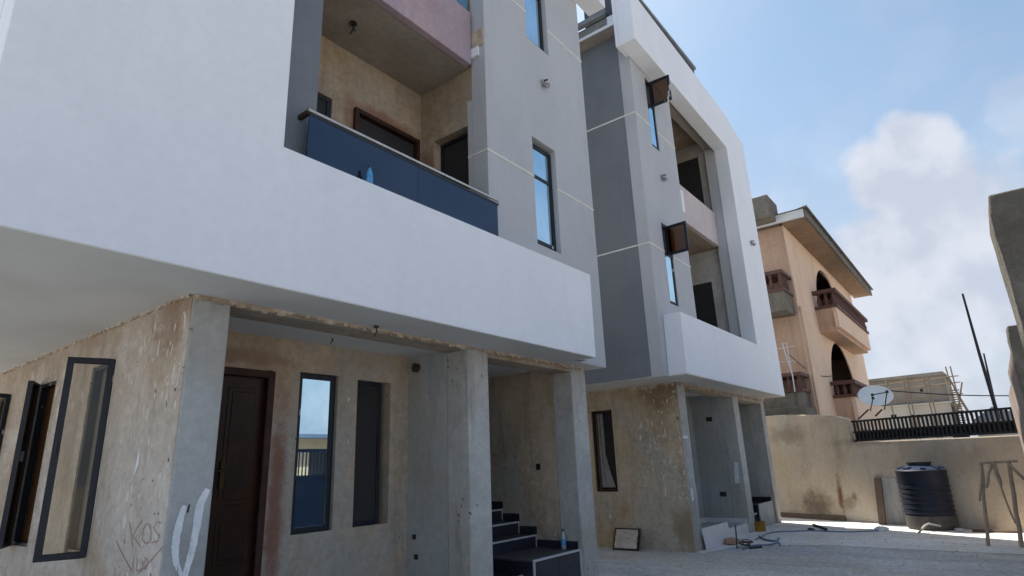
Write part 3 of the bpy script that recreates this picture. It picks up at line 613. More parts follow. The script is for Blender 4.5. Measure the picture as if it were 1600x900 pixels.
    # paint smears on the corner pillar
    def smear(pts, w, mat, n, name='paint_smear'):
        m = MB(); pts = [V(p) for p in pts]
        if name == 'paint_smear':
            ws = [w]*len(pts) if isinstance(w, (int, float)) else list(w); P2, W2 = [], []; k = len(pts)
            for i in range(k-1):
                a, b, c, d = pts[max(i-1, 0)], pts[i], pts[i+1], pts[min(i+2, k-1)]
                for j in range(8):
                    t = j/8; P2.append(.5*((2*b)+(-a+c)*t+(2*a-5*b+4*c-d)*t*t+(-a+3*b-3*c+d)*t**3)); W2.append(ws[i]+(ws[i+1]-ws[i])*t)
            pts, w = P2+[pts[-1]], W2+[ws[-1]]
            sd = [(pts[min(i+1, len(pts)-1)]-pts[max(i-1, 0)]).normalized().cross(n).normalized() for i in range(len(pts))]
            rnd = random.Random(len(pts)); A_ = [p-q*x*(.5+rnd.uniform(-.06, .06)) for p, q, x in zip(pts, sd, w)]; B_ = [p+q*x*(.5+rnd.uniform(-.06, .06)) for p, q, x in zip(pts, sd, w)]
            for i in range(len(pts)-1): m.add([A_[i], A_[i+1], B_[i+1], B_[i]], [[0, 1, 2, 3]])
            return m.build(name, mat, P)
        for i in range(len(pts)-1):
            a, b = V(pts[i]), V(pts[i+1]); t = (b-a).normalized(); s = t.cross(n).normalized()
            wa, wb = (w if isinstance(w, (int, float)) else w[i]), (w if isinstance(w, (int, float)) else w[i+1])
            m.add([a-s*wa/2, b-s*wb/2, b+s*wb/2, a+s*wa/2], [[0, 1, 2, 3]])
        return m.build(name, mat, P)
    pf = lambda *l: [at(x, y, Y=4.589) for x, y in l]
    smear(pf((289, 790), (283, 808), (277, 832), (274, 855), (275, 878), (284, 900)), (.035, .045, .055, .05, .04, .02), 'paint_smear', YV)
    smear(pf((325, 764), (313, 790), (306, 830), (300, 860), (291, 892), (289, 905)), (.04, .06, .055, .05, .04, .035), 'paint_smear', YV)
    smear(pf((296, 788), (293, 801)), .012, 'black', YV, 'black_mark')
    pw = lambda *l: [at(x, y, X=1.977) for x, y in l]
    smear(pw((218, 700), (215, 722), (209, 742)), (.01, .05, .015), 'paint_smear', XV)
    for L_ in (((202, 815), (207, 855)), ((222, 812), (206, 838)), ((206, 836), (220, 856)),                                    # K
               ((228, 818), (223, 828), (222, 842), (227, 850), (234, 846), (236, 832), (233, 820), (228, 818)),                # O
               ((252, 817), (244, 816), (240, 824), (244, 832), (249, 838), (246, 846), (236, 848)),                            # S
               ((181, 845), (192, 868), (205, 892)), ((255, 853), (238, 873), (215, 897)),
               ((208, 872), (207, 892)), ((214, 872), (213, 893), (221, 889), (222, 875)), ((229, 872), (224, 880), (226, 890), (231, 882), (229, 872)),
               ((180, 888), (178, 905)), ((186, 898), (183, 910))):
        smear(pw(*L_), .008, 'red_mark', XV, 'graffiti')
    splashes(P, lambda u, z: V((1.9788, u, z)), V((0, 1, 0)), 4.66, 5.75, 1.3, 2.85, 90, 31)
near_building()

# ------------------------------------------------------------------ far apartment building
B = thing('apartment_building', 'farther white and grey apartment block with opened bronze casements and an ochre side wall', 'building', (11, 4.6, 0), 'unfinished white and grey apartment blocks')
def far_building():
    P = B; Zs = 3.03; GX = 9.97
    MB().wall((11.03, 0, 0), YV, XV*.3, 4.6, 12.5, 0, Zs, [(6.04, 6.53, 1.03, 2.62), (7.8, 8.3, 1.03, 2.62)]).build('side_wall', 'sand_b', P)
    MB().box(11.04, 11.40, 4.592, 4.93, 0, Zs-.011).build('corner_pillar', 'cement_l', P, bevel=.012)
    MB().wall((0, 5.6, 0), XV, YV*.22, 11.33, 14.2, 0, Zs+.02, [(11.7, 12.5, .22, 2.6), (12.72, 13.17, 1.03, 2.62), (13.46, 13.93, 1.03, 2.62)]).build('entrance_wall', 'cement', P)
    MB().box(14.2, 14.55, 4.93, 12.3, 0, Zs+.02).build('dividing_wall', 'cement', P)
    MB().box(14.198, 14.555, 4.598, 4.93, 0, Zs-.011).build('pillar', 'cement_l', P, bevel=.012)
    MB().box(16.32, 16.6, 4.93, 12.3, 0, Zs+.02).build('stair_wall', 'cement', P)
    MB().box(16.318, 16.602, 4.598, 4.93, 0, Zs-.011).build('pillar', 'cement_l', P, bevel=.012)
    MB().box(14.55, 16.32, 8.6, 8.8, 0, Zs+.02).build('stair_back_wall', 'cement', P)
    MB().box(11.03, 16.6, 12.3, 12.5, 0, Zs).build('rear_wall', 'sand_b', P)
    MB().box(11.4, 14.198, 4.605, 4.93, Zs-.09, Zs+.015).build('beam', 'sand_b', P, bevel=.01)
    MB().box(14.555, 16.318, 4.605, 4.93, Zs-.13, Zs+.015).build('beam', 'sand_b', P, bevel=.01)
    ragged(P, (11.03, 4.592, Zs-.01), (16.6, 4.592, Zs-.01), .05, (0, -1, 0), 13, .07)
    ragged(P, (11.03, 9, Zs-.01), (11.03, 4.6, Zs-.01), .05, (-1, 0, 0), 14, .10)
    m = MB(); m.prism([(GX+.008, 4.358, Zs-.01), (10.14, 4.358, Zs-.01), (10.14, 4.008, Zs-.01), (16.44, 4.008, Zs-.01), (16.44, 12.9, Zs-.01), (GX+.008, 12.9, Zs-.01)], (0, 0, .05)); m.build('soffit', 'soffit', P)
    m = MB(); m.prism([(9.53, 4.0, 9.63), (14.72, 4.0, 9.42), (14.68, 4.0, 4.14), (10.17, 4.0, 4.15), (10.13, 4.0, Zs+.002), (16.45, 4.0, Zs+.002), (16.38, 4.0, 10.25), (14.9, 4.0, 10.57), (13.0, 4.0, 10.68), (9.53, 4.0, 10.85)], (0, .347, 0))
    m.build('front_frame', 'white', P, bevel=.012)
    MB().box(9.532, GX-.002, 4.348, 4.43, 9.64, 10.84).build('frame_return', 'white', P, bevel=.008)
    MB().box(11.91, 14.84, 4.349, 4.60, 9.56, 9.66).build('frame_soffit', 'ceil', P)
    MB().box(14.73, 14.87, 4.301, 4.602, 3.6, 9.55).build('frame_jamb', 'grey', P)
    # grey bay
    w1, w2 = (10.61, 11.02, 4.46, 6.12), (10.63, 11.0, 7.85, 9.5)
    MB().wall((0, 4.35, 0), XV, YV*.25, GX, 11.9, Zs+.001, 10.3, [w1, w2]).build('bay_wall', 'grey', P, bevel=.006)
    MB().wall((GX, 0, 0), YV, XV*.25, 4.601, 12.9, Zs+.001, 10.3, [(6.9, 7.5, 4.46, 6.12)]).build('upper_wall', 'charcoal', P)
    MB().wall((11.9, 0, 0), YV, XV*-.2, 4.601, 5.6, Zs+.41, 10.3).build('bay_side_wall', 'bare', P)
    MB().wall((16.4, 0, 0), YV, XV*-.25, 4.31, 12.9, Zs+.41, 10.2).build('upper_wall', 'white', P)
    MB().wall((0, 12.9, 0), XV, YV*-.25, 10.24, 16.14, Zs+.41, 10.3).build('upper_wall', 'white', P)
    for (x0, x1, z0, z1) in (w1, w2):
        window(P, (x0+.003, 4.365, z0+.03), XV, YV, x1-x0-.006, z1-z0-.05, 'mirror', split=1.0, bar=.035, lower_only=True, dep=.05)
    casement(P, (10.90, 4.40), (10.875, 3.94), 5.50, 6.11, 'bronze')
    c = casement(P, (10.86, 4.36), (10.875, 3.90), 8.86, 9.46, 'bronze')
    m = MB()
    for k in range(6):
        a = V((10.86, 3.90+.015*k, 9.30-.07*k)); m.tube([a, a+V((-.03, -.03+.02*(k % 2), -.07)), a+V((.01, .02, -.13))], .022, 6)
    m.build('plastic_wrap', 'litter', c, smooth=True)
    def line(x0, x1, z): MB().box(x0, x1, 4.343, 4.352, z-.015, z+.015).build('joint_line', 'line', P)
    line(GX-.005, 10.61, 5.51); line(11.02, 11.9, 5.49); line(GX-.005, 10.63, 8.3); line(11.0, 11.9, 8.31)
    for z in (5.525, 8.33): MB().box(GX-.006, GX+.002, 4.353, 12.9, z-.015, z+.015).build('joint_line', 'line', P)
    wall_lamp(P, at(1034, 277, Y=4.35), (0, -1, 0)); wall_lamp(P, at(1173, 379, Y=4.0), (0, -1, 0))
    # eaves on the side
    MB().box(9.62, 9.64, 4.44, 13.2, 10.28, 10.52).build('fascia', 'white', P)
    MB().box(9.64, GX+.2, 4.44, 13.2, 10.30, 10.33).build('eave_soffit', 'ceil', P)
    m = MB()
    for k in range(4): m.box(9.50+.035*k, 9.60+.035*k, 4.62, 13.2, 10.53+.055*k, 10.575+.055*k)
    m.build('roof_edge', 'zinc', P)
    MB().box(9.6, 16.3, 4.61, 13.2, 10.345, 10.5).build('roof_slab', 'zinc', P)
    m = MB(); m.box(9.75, 14.3, 4.42, 5.2, 10.5, 11.78); m.build('roof_parapet', 'roofdark', P, bevel=.01)
    MB().box(9.7, 14.35, 4.38, 5.25, 11.78, 11.86).build('parapet_coping', 'zinc', P)
    m = MB(); m.prism([(15.2, 4.35, 10.5), (16.2, 4.35, 10.4), (16.25, 4.35, 10.62), (15.2, 4.35, 10.60)], (0, 1.0, 0)); m.build('roof_edge', 'zinc', P)
    # balconies
    MB().wall((0, 5.6, 0), XV, YV*.22, 11.9, 15.1, Zs+.41, 10.28, [(12.6, 14.7, 3.62, 5.95), (12.1, 14.8, 7.0, 9.6)]).build('balcony_back_wall', 'bare', P)
    MB().wall((14.86, 0, 0), YV, XV*.22, 4.602, 5.598, Zs+.41, 10.28, [(4.93, 5.58, 3.62, 5.95), (4.83, 5.58, 7.0, 9.5)]).build('balcony_side_wall', 'cement_l', P)
    MB().box(11.9, 14.855, 4.31, 5.595, Zs+.405, 3.6).build('balcony_floor', 'cement', P)
    MB().box(11.905, 14.855, 4.662, 5.596, 6.78, 6.95).build('balcony_ceiling', 'bare', P)
    MB().box(11.905, 14.70, 4.55, 4.66, 6.775, 7.70).build('balcony_parapet', 'pink_b', P, bevel=.01)
    MB().box(11.902, 12.45, 4.50, 4.545, 6.95, 7.5).build('parapet_stub', 'white', P)
    MB().box(11.9, 14.855, 4.61, 5.596, 9.9, 10.05).build('balcony_ceiling', 'bare', P)
    for (x0, x1, z0, z1) in ((12.6, 14.7, 3.62, 5.95), (12.1, 14.8, 7.0, 9.6)):  # upper opening widened, its dark leaf stands for shade in the recess
        m = MB(); frame(m, (x0, 5.57, z0), XV, ZV, YV, x1-x0, z1-z0, .06, .1); d = m.build('balcony_door', 'redwood', P)
        MB().box(x0+.06, x1-.06, 5.62, 5.66, z0+.06, z1-.06).build('door_leaf', 'wood', d)
        MB().box(x1-.75, x1-.55, 5.60, 5.618, z1-.75, z1-.25).build('door_panel', 'dimnet', d)
        MB().box(x1-1.0, x1-.5, 5.60, 5.618, z1-.17, z1-.1).build('door_label', 'litter', d)
    MB().box(14.875, 14.9, 4.935, 5.575, 3.63, 5.94).build('bay_door', 'net', P); MB().box(14.875, 14.9, 4.835, 5.575, 7.01, 9.49).build('bay_door', 'net', P)  # dark sheets added to give the side openings their deep shade
    # ground floor window with curtain
    m = MB(); frame(m, (11.07, 6.042, 1.032), YV, ZV, XV, .486, 1.586, .04, .06); w = m.build('window', 'redwood', P)
    MB().box(11.2, 11.206, 6.08, 6.49, 1.07, 2.58).build('screen', 'net', w)
    m = MB(); n = 14
    for i in range(n):                                            # curtain gathered and swept to the sill
        y = 6.47-.14*i/n; yb = 6.46-.30*i/n; dx = .012*math.sin(i*2.2)
        def pt(t): return V((11.17+dx+.02*(i % 2), (y if t < .55 else y+(yb-y)*((t-.55)/.45)**1.3)-.0*t, 2.57-1.46*t))
        y2 = 6.47-.14*(i+1)/n; yb2 = 6.46-.30*(i+1)/n
        def pt2(t): return V((11.17+.02*((i+1) % 2), (y2 if t < .55 else y2+(yb2-y2)*((t-.55)/.45)**1.3), 2.57-1.46*t))
        ts = [0, .3, .55, .7, .85, 1]
        for k in range(5): m.add([pt(ts[k]), pt(ts[k+1]), pt2(ts[k+1]), pt2(ts[k])], [[0, 1, 2, 3]])
    m.build('curtain', 'curtain', w)
    window(P, (12.724, 5.65, 1.034), XV, YV, .442, 1.58, 'mirror'); window(P, (13.464, 5.65, 1.034), XV, YV, .462, 1.58, 'net')
    m = MB(); frame(m, (11.7, 5.575, .0), XV, ZV, YV, .8, 2.6, .07, .14); d = m.build('front_door', 'redwood', P); MB().box(11.77, 12.43, 5.63, 5.67, .23, 2.53).build('door_leaf', 'wood', d)
    # porch and steps
    m = MB(); m.box(11.41, 14.195, 4.66, 5.598, 0, .20); pc = m.build('porch', 'cement', P)
    MB().box(11.41, 14.195, 4.645, 4.659, .0, .205).build('riser_tile', 'whitetile', pc)
    MB().box(11.41, 14.195, 5.57, 5.598, .201, .30).build('skirting_tile', 'whitetile', pc)
    MB().box(14.175, 14.197, 4.66, 5.57, .201, .30).build('skirting_tile', 'whitetile', pc)
    m = MB(); m.box(15.25, 16.316, 4.68, 7.5, 0, .50); st = m.build('staircase', 'tile', P)
    MB().box(15.24, 16.316, 4.668, 4.69, .497, .525).build('stair_trim', 'trim', st)
    MB().box(15.22, 15.249, 4.664, 4.69, 0, .496).build('stair_trim', 'trim', st)
    for k in range(2): MB().box(15.26+.53*k, 15.78+.53*k, 4.668, 4.681, .005, .49).build('riser_tile', 'cement', st)
    MB().box(14.557, 15.22, 4.75, 5.4, 0, .32).build('step', 'tile', st); MB().box(14.557, 15.22, 4.738, 4.75, .30, .335).build('stair_trim', 'trim', st)
    for k in range(6): MB().box(14.557, 16.314, 5.4+.3*k, 7.5, .5+.165*k, .665+.165*k).build('step', 'tile', st)
    MB().box(16.3, 16.317, 4.69, 5.39, .501, .62).build('skirting_tile', 'black', st)
    for (px, py, Yv, Xv) in ((1130, 772, None, 14.198), (1108, 655, None, 14.198)):
        q = at(px, py, X=Xv); MB().box(Xv-.01, Xv+.004, q.y-.07, q.y+.07, q.z-.05, q.z+.05).build('socket_box', 'black', P)
    def sm(pts, w, n, mat='paint_smear'):
        m = MB()
        for i in range(len(pts)-1):
            a, b = pts[i], pts[i+1]; s = (b-a).normalized().cross(n).normalized()
            m.add([a-s*w[i]/2, b-s*w[i+1]/2, b+s*w[i+1]/2, a+s*w[i]/2], [[0, 1, 2, 3]])
        m.build('paint_smear', mat, P)
    sm([at(1150, 722, X=14.196), at(1152, 755, X=14.196)], (.09, .1), XV)
    sm([at(1080, 763, Y=4.588), at(1083, 782, Y=4.588)], (.08, .12), YV); sm([at(1067, 683, Y=4.588), at(1075, 683, Y=4.588)], (.05, .05), YV)
far_building()
splashes(B, lambda u, z: V((11.0288, u, z)), V((0, 1, 0)), 4.64, 5.5, .9, 2.9, 120, 33)

# ------------------------------------------------------------------ boundary walls
p0 = V((15.74, .04, 0)); tw = V((2.24, 4.95, 0)).normalized(); nw = V((tw.y, -tw.x, 0))           # along the end wall, outward
def ew(s, d, z): return p0+tw*s+nw*d+ZV*z
def on_wall(px, py):                                              # sight line met with the end wall face
    d = ray(px, py); return EYE+d*((p0-EYE).dot(nw)/d.dot(nw))
org = ew(0, 0, 0)
def st(px, py, r, col, w): return (tuple(on_wall(px, py)-org), r, col, w)
WALL_STAINS = [st(1278, 788, (.34, .55, .45), (.12, .085, .06), .75), st(1313, 775, (.07, .10, .50), (.16, .075, .03), .95), st(1325, 785, (.22, .3, .22), (.2, .12, .07), .6),
               st(1335, 775, (.06, .1, .12), (.12, .07, .04), .7), st(1230, 680, (.6, .9, .35), (.22, .18, .13), .6), st(1500, 720, (.6, .9, .5), (.30, .225, .15), .5),
               st(1360, 690, (1.2, 1.6, .12), (.25, .2, .155), .5)]
MT['wall'] = wall_material()
m = MB()
prof = [(9.5, 0), (9.5, 2.75), (4.9, 2.66), (4.0, 2.58), (3.35, 2.50), (3.05, 2.40), (3.0, 1.83), (-.55, 1.80), (-.55, 0)]
m.prism([ew(s, 0, z) for s, z in prof], nw*.22)
EW = m.build('boundary_wall', MT['wall'], org=org, bevel=.02); tag(EW, 'sandy stained yard wall behind the black water tank, topped by a dark railing', 'wall')
def ew_child(mb, name, mat): return mb.build(name, mat, EW, org=org)
q = on_wall(1395, 775); s0 = (q-p0).dot(tw)
m = MB(); m.obox(ew(s0-.16, -.014, .03), tw*.50, ZV*.98, nw*.012); ew_child(m, 'plaster_patch', 'cement_l')
sA = (on_wall(1222, 806)-p0).dot(tw); sB = (on_wall(1322, 811)-p0).dot(tw)
m = MB(); m.obox(ew(sB, -.07, .006), tw*(sA-sB), ZV*.12, nw*.068); single(m, 'timber_plank', 'board', 'dark brown plank lying along the foot of the sandy yard wall', 'plank', ew(sB, 0, 0))
q = on_wall(1382, 780); s1 = (q-p0).dot(tw)
m = MB(); m.obox(ew(s1-.04, -.20, .006), tw*.16, ZV*1.0+nw*.14, nw*.035-ZV*.003); single(m, 'timber_board', 'board', 'brown board leaning upright on the yard wall left of the water tank', 'board', ew(s1, -.2, 0))

RL = thing('wall_railing', 'dark picket railing fixed along the lower part of the sandy yard wall', 'railing', tuple(ew(-.4, .1, 1.81)))
for z, h in ((1.84, .05), (2.05, .04), (2.30, .045)): MB().obox(ew(-.45, .06, z), tw*3.42, ZV*h, nw*.05).build('rail', 'black', RL)
k = 0
pick = MB().obox(ew(0, .07, 1.89), tw*.045, ZV*.16, nw*.025).build('picket', 'black', RL); base = pick.data
for row, (z0, s) in enumerate(((1.89, 1), (2.09, 1.32))):
    for i in range(38):
        if row == 0 and i == 0: pick.location = tw*(-.42); continue
        c = pick.copy(); COL.objects.link(c); c.parent = RL
        c.location = tw*(-.42+i*.0895)+ZV*(z0-1.89*s+0)+ZV*(1.81*(s-1)) if row else tw*(-.42+i*.0895)
        c.scale = (1, 1, s)
m = MB(); m.obox(ew(.45, .03, 1.77), tw*.3, ZV*.13, nw*.06); m.build('railing_bracket', 'black', RL)
m = MB(); m.obox(ew(-.45, .13, 1.87), tw*3.42, ZV*.19, nw*.01); m.build('backing_strip', 'cable', RL)

# side wall with gate pillars
def sidewall(x0, x1, h, yf, label, mat='lowwall', name='yard_wall', cat='wall', th=.22, rough=.003):
    m = MB(); n = 9; rnd = random.Random(int(x0*10))
    xs = [x0+(x1-x0)*i/n for i in range(n+1)]
    m.prism([(x0, yf, 0), (x1, yf, 0)]+[(x, yf, h+rnd.uniform(-rough, rough)) for x in xs[::-1]], (0, -th, 0))
    return single(m, name, mat, label, cat, (x0, yf-th/2, 0), bevel=.012)
sidewall(12.6, 15.62, 2.56, -.365, 'low grey yard wall closing the right side beside the timber trestle')
sidewall(9.75, 12.58, 2.74, -.365, 'taller stepped grey yard wall between gate pillar and low wall')
def pillar(x0, x1, y0, y1, h, label, seed):
    m = MB(); rnd = random.Random(seed); n = 22; rings = []
    for i in range(n+1):
        z = h*i/n; j = lambda a=.012: mnoise.noise(V((seed*3.1, z*1.7, 0)))*a*.5+rnd.uniform(-a, a)*.3
        tpr = .02 if i == n else 0
        rings.append([V((x0+j()+tpr, y0+tpr, z)), V((x1-tpr, y0+j(), z)), V((x1+j()-tpr, y1+j()*1.2-tpr, z+(.03 if i == n else 0))), V((x0+j()+tpr, y1+j()*1.2-tpr, z))])
    vs = [p for r_ in rings for p in r_]; fs = [[0, 3, 2, 1], [4*n+q for q in range(4)]]
    for i in range(n):
        for q in range(4): fs.append([4*i+q, 4*i+(q+1) % 4, 4*i+4+(q+1) % 4, 4*i+4+q])
    m.add(vs, fs); return single(m, 'gate_pillar', 'oldcon', label, 'pillar', (x0, y0, 0), bevel=.012)
pillar(5.1, 5.62, -.78, -.285, 3.29, 'tall rough concrete gate pillar nearest the viewer at the right edge', 3)
pillar(9.25, 9.75, -.80, -.365, 2.99, 'shorter grey gate pillar standing behind the tall rough one', 5)
# paint marks on the far low wall
q = at(1592, 670, Y=-.363)

# sliding gate between the pillars, seen mirrored in the entrance window
G = thing('gate', 'dark blue sheet metal gate with upright bars along its top, mirrored in the entrance window', 'gate', (5.7, -.6, 0))
MB().box(5.66, 9.2, -.62, -.58, .08, 1.50).build('sheet', 'blue', G)
for z in (1.5, 2.05): MB().box(5.66, 9.2, -.63, -.57, z, z+.07).build('rail', 'blue', G)
bar0 = MB().box(5.70, 5.725, -.612, -.588, 1.57, 2.05).build('bar', 'blue', G)
for i in range(1, 40): c = bar0.copy(); COL.objects.link(c); c.parent = G; c.location = (i*.088, 0, 0)

# house across the street (only ever seen in the window glass)
H2 = thing('street_house', 'low cream house with a blue roof across the street, mirrored in the entrance window', 'house', (11, -12, 0))
MB().wall((0, -12, 0), XV, YV*-.25, 9, 24, 0, 3.05, [(13.0, 14.2, 1.4, 2.5), (15.6, 16.7, 1.4, 2.55), (18.5, 19.6, 1.4, 2.5)]).build('wall', 'cream', H2)
MB().box(9.1, 24, -19, -12.26, 0, 3.05).build('house_body', 'dark', H2)
m = MB(); m.prism([(8.5, -11.4, 3.05), (8.5, -11.4, 3.2), (8.5, -15.5, 3.5), (8.5, -19.6, 3.2), (8.5, -19.6, 3.05)], (16, 0, 0)); m.build('roof', 'blueroof', H2)

# ------------------------------------------------------------------ peach house behind the wall
HX, HY = 19.8, 4.0
H = thing('peach_house', 'peach three storey house with arched balconies behind the yard wall', 'house', (HX, HY, 0))
def peach():
    P = H; X1 = 31.4; ZT = 8.75
    def arch_wall(y, arches, th):
        m = MB(); T = V((0, th, 0)); xs = sorted({HX, X1, *[c-a+2*a*i/22 for (c, a, zb, zs, zt) in arches for i in range(23)]})
        for i in range(len(xs)-1):
            x0, x1 = xs[i], xs[i+1]; xm = (x0+x1)/2; segs0 = [0.0]; segs1 = [0.0]
            for (c, a, zb, zs, zt) in sorted(arches, key=lambda q: q[2]):
                if c-a < xm < c+a:
                    f = lambda x: zs+(zt-zs)*math.sqrt(max(0, 1-((x-c)/a)**2))
                    segs0 += [zb, f(x0)]; segs1 += [zb, f(x1)]
            segs0.append(ZT); segs1.append(ZT)
            for k in range(0, len(segs0), 2):
                a0, a1, b0, b1 = segs0[k], segs1[k], segs0[k+1], segs1[k+1]
                m.prism([(x0, y, a0), (x1, y, a1), (x1, y, b1), (x0, y, b0)], T)
        return m
    ar = [(25.35, 2.45, 2.6, 3.1, 5.58), (25.35, 2.3, 6.0, 6.4, 8.45)]
    arch_wall(HY, ar, .045).build('front_wall', 'peach', P, weld=False)
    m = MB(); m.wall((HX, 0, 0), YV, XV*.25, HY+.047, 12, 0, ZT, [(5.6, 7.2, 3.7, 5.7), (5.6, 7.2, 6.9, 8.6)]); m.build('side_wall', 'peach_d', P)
    MB().box(X1-.25, X1, HY+.047, 12, 0, ZT).build('side_wall', 'peach', P)
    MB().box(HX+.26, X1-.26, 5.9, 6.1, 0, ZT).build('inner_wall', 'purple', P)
    for z in (5.75, ZT-.1): MB().box(HX+.26, X1-.26, HY+.31, 5.89, z, z+.1).build('floor_slab', 'oldcon', P)
    for c, zb, zt in ((24.1, 3.0, 5.2), (26.2, 3.0, 5.2), (24.4, 6.3, 8.1), (26.3, 6.3, 8.1)):
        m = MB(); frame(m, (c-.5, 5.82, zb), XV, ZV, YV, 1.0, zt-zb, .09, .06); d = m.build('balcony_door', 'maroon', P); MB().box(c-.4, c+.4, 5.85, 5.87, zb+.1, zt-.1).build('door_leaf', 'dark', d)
    # front balconies
    def balc(xa, xb, yo, z0, z1, zr, label=None):
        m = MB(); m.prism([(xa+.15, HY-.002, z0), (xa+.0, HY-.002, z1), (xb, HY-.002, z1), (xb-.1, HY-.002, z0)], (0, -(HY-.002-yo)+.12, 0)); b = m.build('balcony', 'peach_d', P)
        MB().box(xa, xb, yo+.0, yo+.118, z0+.12, z1).build('balcony_front', 'peach', b)
        for z, h, e in ((z1, .10, .05), (zr-.12, .12, .09)):
            m = MB(); m.box(xa-e, xb+e, yo-e, yo+.12, z, z+h); m.box(xa-e, xa+.12, yo+.121, HY-.003, z, z+h); m.box(xb-.12, xb+e, yo+.121, HY-.003, z, z+h); m.build('balcony_rail', 'maroon', b)
        n = int((xb-xa)/.26); m0 = MB().lathe([(.05, 0), (.07, (zr-z1)*.3), (.035, (zr-z1)*.55), (.06, (zr-z1)-.22)], (xa+.06, yo+.05, z1+.10), 8).build('baluster', 'maroon', b)
        for i in range(1, n):
            c = m0.copy(); COL.objects.link(c); c.parent = b; c.location = ((xb-xa-.12)*i/(n-1), 0, 0)
        for i in range(1, 3):
            for xx in (0, xb-xa-.12):
                c = m0.copy(); COL.objects.link(c); c.parent = b; c.location = (xx, .22*i, 0)
    yo = at(1285, 456, X=22.35).y
    balc(22.35, 28.9, 3.35, 5.55, 6.35, 7.0)
    balc(22.6, 28.6, 3.35, 2.2, 3.35, 3.9)
    # side balconies in bare concrete
    def sbal(y0, y1, xo, z0, z1, zr):
        m = MB(); m.box(xo, HX-.002, y0, y1, z0, z1); b = m.build('side_balcony', 'oldcon', P)
        for z, h, e in ((z1, .08, .04), (zr-.1, .1, .07)):
            MB().box(xo-e, HX-.003, y0-e, y1+e, z, z+h).build('balcony_rail', 'maroon', b)
        m0 = MB().lathe([(.05, 0), (.065, (zr-z1)*.3), (.035, (zr-z1)*.55), (.06, (zr-z1)-.18)], (xo+.06, y0+.05, z1+.08), 8).build('baluster', 'maroon', b)
        n = 9
        for i in range(1, n):
            c = m0.copy(); COL.objects.link(c); c.parent = b; c.location = (0, (y1-y0-.1)*i/(n-1), 0)
        for i in range(1, 4): c = m0.copy(); COL.objects.link(c); c.parent = b; c.location = ((HX-.1-xo)*i/4, 0, 0)
    sbal(4.12, 6.4, 18.75, 5.75, 6.35, 7.0); sbal(4.12, 6.4, 18.9, 2.9, 3.35, 3.9)
    m = MB(); m.box(18.7, HX-.003, 4.1, 7, 8.75, 9.5); m.build('side_canopy', 'oldcon', P, bevel=.03)
    m = MB(); m.box(18.3, HX-.004, 4.0, 6.2, 2.42, 2.88); m.build('side_canopy', 'oldcon', P, bevel=.02)
    # hipped roof with boarded eaves
    e0, e1, ef, zb = 19.35, 32.3, 3.25, 8.72
    m = MB(); m.prism([(e0+.03, ef+.03, zb), (e1, ef+.03, zb), (e1, HY-.004, zb), (e0+.03, HY-.004, zb)], (0, 0, .03)); sf = m.build('eave_soffit', 'plank', P)
    m = MB()
    for i in range(64): x = e0+.1+i*.2; m.box(x, x+.17, ef+.04, HY-.006, zb-.018, zb-.002)
    s_ = m.build('soffit_boards', 'plank', P, kind='stuff')
    m = MB(); m.box(e0, e1, ef-.02, ef+.028, zb-.03, zb+.24); m.build('fascia', 'fascia_d', P)
    m = MB(); m.box(e0-.02, e0+.028, ef+.03, 12.6, zb-.03, zb+.24); m.build('fascia', 'dish', P)
    m = MB(); m.prism([(e0-.08, ef-.1, zb+.245), (e1+.08, ef-.1, zb+.245), (27, 8, zb+1.6), (24.5, 8, zb+1.6)], (0, 0, .06)); m.add([(e0-.08, ef-.1, zb+.25), (24.5, 8, zb+1.6), (e0-.08, 12.8, zb+.25)], [[0, 1, 2]]); m.build('roof', 'fascia_d', P)
    m = MB(); m.tube([(HX-.05, HY-.06, 0), (HX-.05, HY-.06, 6.0)], .035, 8); m.build('drain_pipe', 'peach_d', P)
peach()

# aerial, dish, poles and wires
def q3(px, py, X): return at(px, py, X=X)
AN = thing('tv_aerial', 'thin silver television aerial in front of the peach house side wall', 'aerial', tuple(at(1236, 600, X=18.4)))
m = MB(); m.tube([at(1222, 536, X=18.4), at(1238, 585, X=18.4), at(1242, 612, X=18.4)], .016, 6); m.build('mast', 'alum', AN)
for (a, b) in (((1214, 545), (1242, 541)), ((1217, 566), (1244, 564)), ((1224, 537), (1232, 536))): MB().tube([at(*a, X=18.4), at(*b, X=18.4)], .012, 6).build('aerial_rod', 'alum', AN)
MB().tube([at(1229, 537, X=18.4), at(1236, 575, X=18.4)], .012, 6).build('boom', 'alum', AN)
SDp = at(1368, 620, X=18.5)
SD = thing('satellite_dish', 'oval grey satellite dish on black struts above the dark railing', 'dish', tuple(SDp))
ax = (V((-.62, -.15, .62))).normalized()
m = MB(); m.lathe([(.0, -.06), (.12, -.052), (.24, -.03), (.34, .01), (.40, .045), (.405, .05), (.40, .055), (.33, .022), (.2, -.02), (0, -.045)], SDp, 36, axis=ax); m.build('reflector', 'dish', SD, smooth=True)
for (a, b) in (((1364, 622), (1360, 642)), ((1386, 612), (1382, 640)), ((1363, 617), (1384, 613))):
    m = MB(); pa, pb = at(*a, X=18.05), at(*b, X=18.35); m.tube([pb, pa], .014, 6); m.lathe([(0, -.04), (.035, -.03), (.035, .03), (0, .04)], pa, 8); m.build('feed_arm', 'black', SD)
for (a, b) in (((1341, 655), (1357, 640)), ((1368, 650), (1378, 640))): MB().tube([at(*a, X=18.3), at(*b, X=18.5)], .022, 6).build('strut', 'black', SD)
single(MB().tube([at(1504, 459, X=17.6), at(1530, 552, X=17.6), at(1561, 655, X=17.6)], .022, 8, r1=.04), 'steel_pole', 'cable', 'tall thin dark pole leaning behind the railing at right', 'pole', tuple(at(1561, 655, X=17.6)))
